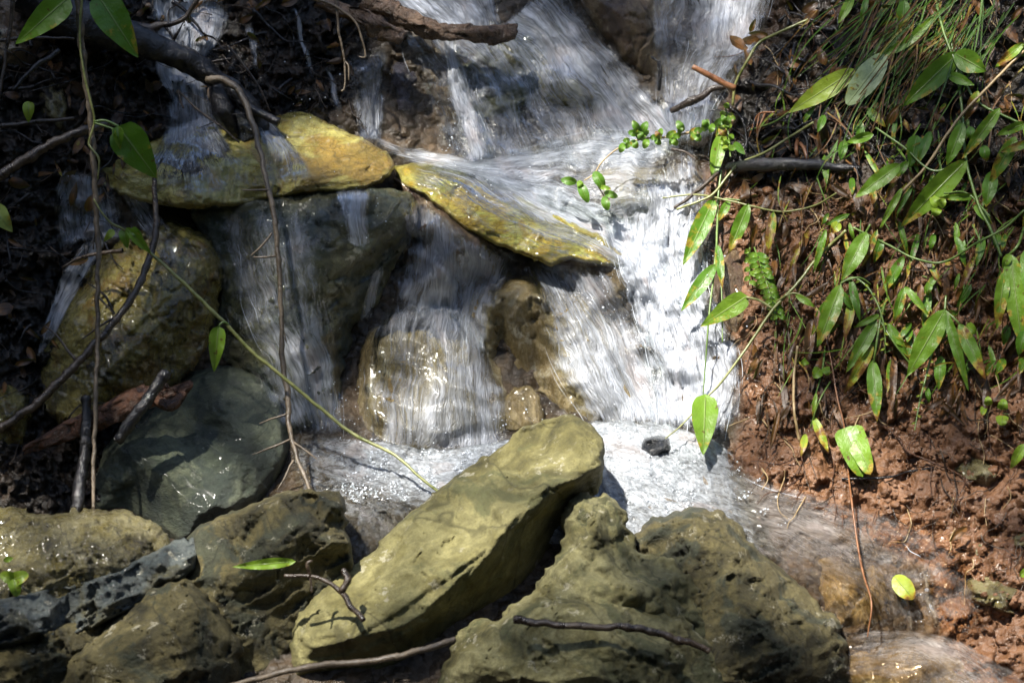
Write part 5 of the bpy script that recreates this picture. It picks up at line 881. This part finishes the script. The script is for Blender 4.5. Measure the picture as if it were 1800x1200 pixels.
for k in range(230):
    x, y = rng.uniform(1350, 1830), rng.uniform(150, 640); L_ = rng.uniform(30, 120); a = rng.normal(.35, .5); x1, y1 = x-L_*math.sin(a), y+L_*math.cos(a)
    if x1 < 1300: continue
    addleaf(acc, (x, y), (x1, y1), rng.uniform(2, 4.5), 8, rng.uniform(4, 20), rng.uniform(.2, .6), 0 if rng.random() > .6 else rng.uniform(.4, 1), shape='blade', arch=rng.uniform(3, 18), bow=rng.normal()*L_*.1, n=9, m=3, wave=0)
flush('grass', acc)
acc = []
for k in range(620):
    if k < 230: x, y = rng.uniform(-20, 620), rng.uniform(-20, 800);
    elif k < 430: x, y = rng.uniform(1290, 1820), rng.uniform(-20, 380)
    else: x, y = rng.uniform(1320, 1820), rng.uniform(330, 720)
    if k < 230 and (samp(humus, x, y) < .5 or samp(H-HG, x, y) > 3): continue
    a = rng.uniform(0, 6.3) if k < 430 else rng.normal(1.7, .4); L_ = rng.uniform(14, 46) if k < 430 else rng.uniform(25, 80)
    addleaf(acc, (x, y), (x+L_*math.cos(a), y+L_*math.sin(a)), L_*rng.uniform(.2, .55) if k < 430 else rng.uniform(5, 14), rng.uniform(4, 14), rng.uniform(4, 16), .2, rng.uniform(.75, 1.3), fold=rng.uniform(-.6, .9), n=8, m=5, wave=2, arch=rng.uniform(-5, 8))
flush('leaf_litter', acc)
acc = []
for k in range(85):
    x, y = rng.uniform(1420, 1830), rng.uniform(180, 640)
    a = rng.normal(1.85, .35); L_ = rng.uniform(25, 75); addleaf(acc, (x, y), (x+L_*math.cos(a), y+L_*math.sin(a)), rng.uniform(7, 18), 8, rng.uniform(8, 24), rng.uniform(.2, .5), rng.choice([0, .1, .2, .5]), n=10, m=5, wave=1.6, arch=8)
flush('ground_cover', acc)
gs = []
for k in range(620):
    if k < 170: x, y = rng.uniform(-20, 640), rng.uniform(-20, 820)
    else: x, y = rng.uniform(1290, 1820), rng.uniform(-20, 1000)**1.0
    if k < 170 and (samp(humus, x, y) < .4 or samp(H-HG, x, y) > 3): continue
    if samp(np.maximum(clay, humus), x, y) < .5: continue
    a = rng.normal(1.45, .55) if k > 170 else rng.uniform(0, 6.3); p = [(x, y, rng.uniform(1, 8))]
    for j in range(rng.integers(2, 6)): a += rng.normal()*.45; st = rng.uniform(10, 26); x += st*math.cos(a); y += st*math.sin(a); p.append((x, y, rng.uniform(2, 12)))
    gs.append(tube_geo(p, [rng.uniform(.6, 1.6), .5], .3, 4, n=4*len(p)))
ws = []
for k in range(150):
    x, y = (rng.uniform(-20, 640), rng.uniform(-20, 800)) if k < 105 else (rng.uniform(1300, 1500), rng.uniform(20, 290))
    if samp(humus, x, y) < .5 or samp(H-HG, x, y) > 3 or samp(HW-H, x, y) > 0: continue
    a = rng.uniform(0, 6.3); p = [(x, y, rng.uniform(4, 14))]
    for j in range(rng.integers(2, 6)): a += rng.normal()*.35; st = rng.uniform(14, 34); x += st*math.cos(a); y += st*math.sin(a); p.append((x, y, rng.uniform(6, 22)))
    ws.append(tube_geo(p, [rng.uniform(1.6, 4.5), .8], .5, 6, n=5*len(p)))
V, F = merge(ws); tag(mesh_obj('roots', V, F, M['wet'], origin=False), kind='stuff')
q = len(gs)//3
for nm, mat, part in (('rootlets', 'darktw', gs[:q]), ('rootlets', 'redlog', gs[q:2*q]), ('rootlets', 'tanst', gs[2*q:int(2.4*q)])):
    V, F = merge(part); tag(mesh_obj(nm, V, F, M[mat], origin=False), kind='stuff')

# loose crumbs and small clods on the clay, wet grit at the water's edge
JV, JF = ico(2); vs_, fs_, b_ = [], [], 0
for k in range(2600):
    x, y = rng.uniform(1290, 1830), rng.uniform(330, 1190)
    if samp(clay, x, y) < .6 or samp(HW-H, x, y) > 0 or pn(x/50, y/50, 7)+rng.normal()*.2 < -.1: continue
    r = min(11, rng.lognormal(.75, .55)); v = JV*(1+.35*pn(JV[:, 0]*1.3+k, JV[:, 1]*1.3, JV[:, 2]*1.3)[:, None])*r*K*np.array([1.1, .9, .8]); vs_.append(v+P(x, y, samp(H, x, y)-r*.1)); fs_.append(JF+b_); b_ += len(JV)
V = np.vstack(vs_); tag(mesh_obj('soil_crumbs', V, np.vstack(fs_), M['ground'], attrs={'clay': np.ones(len(V)), 'humus': np.zeros(len(V))}, origin=False), kind='stuff')
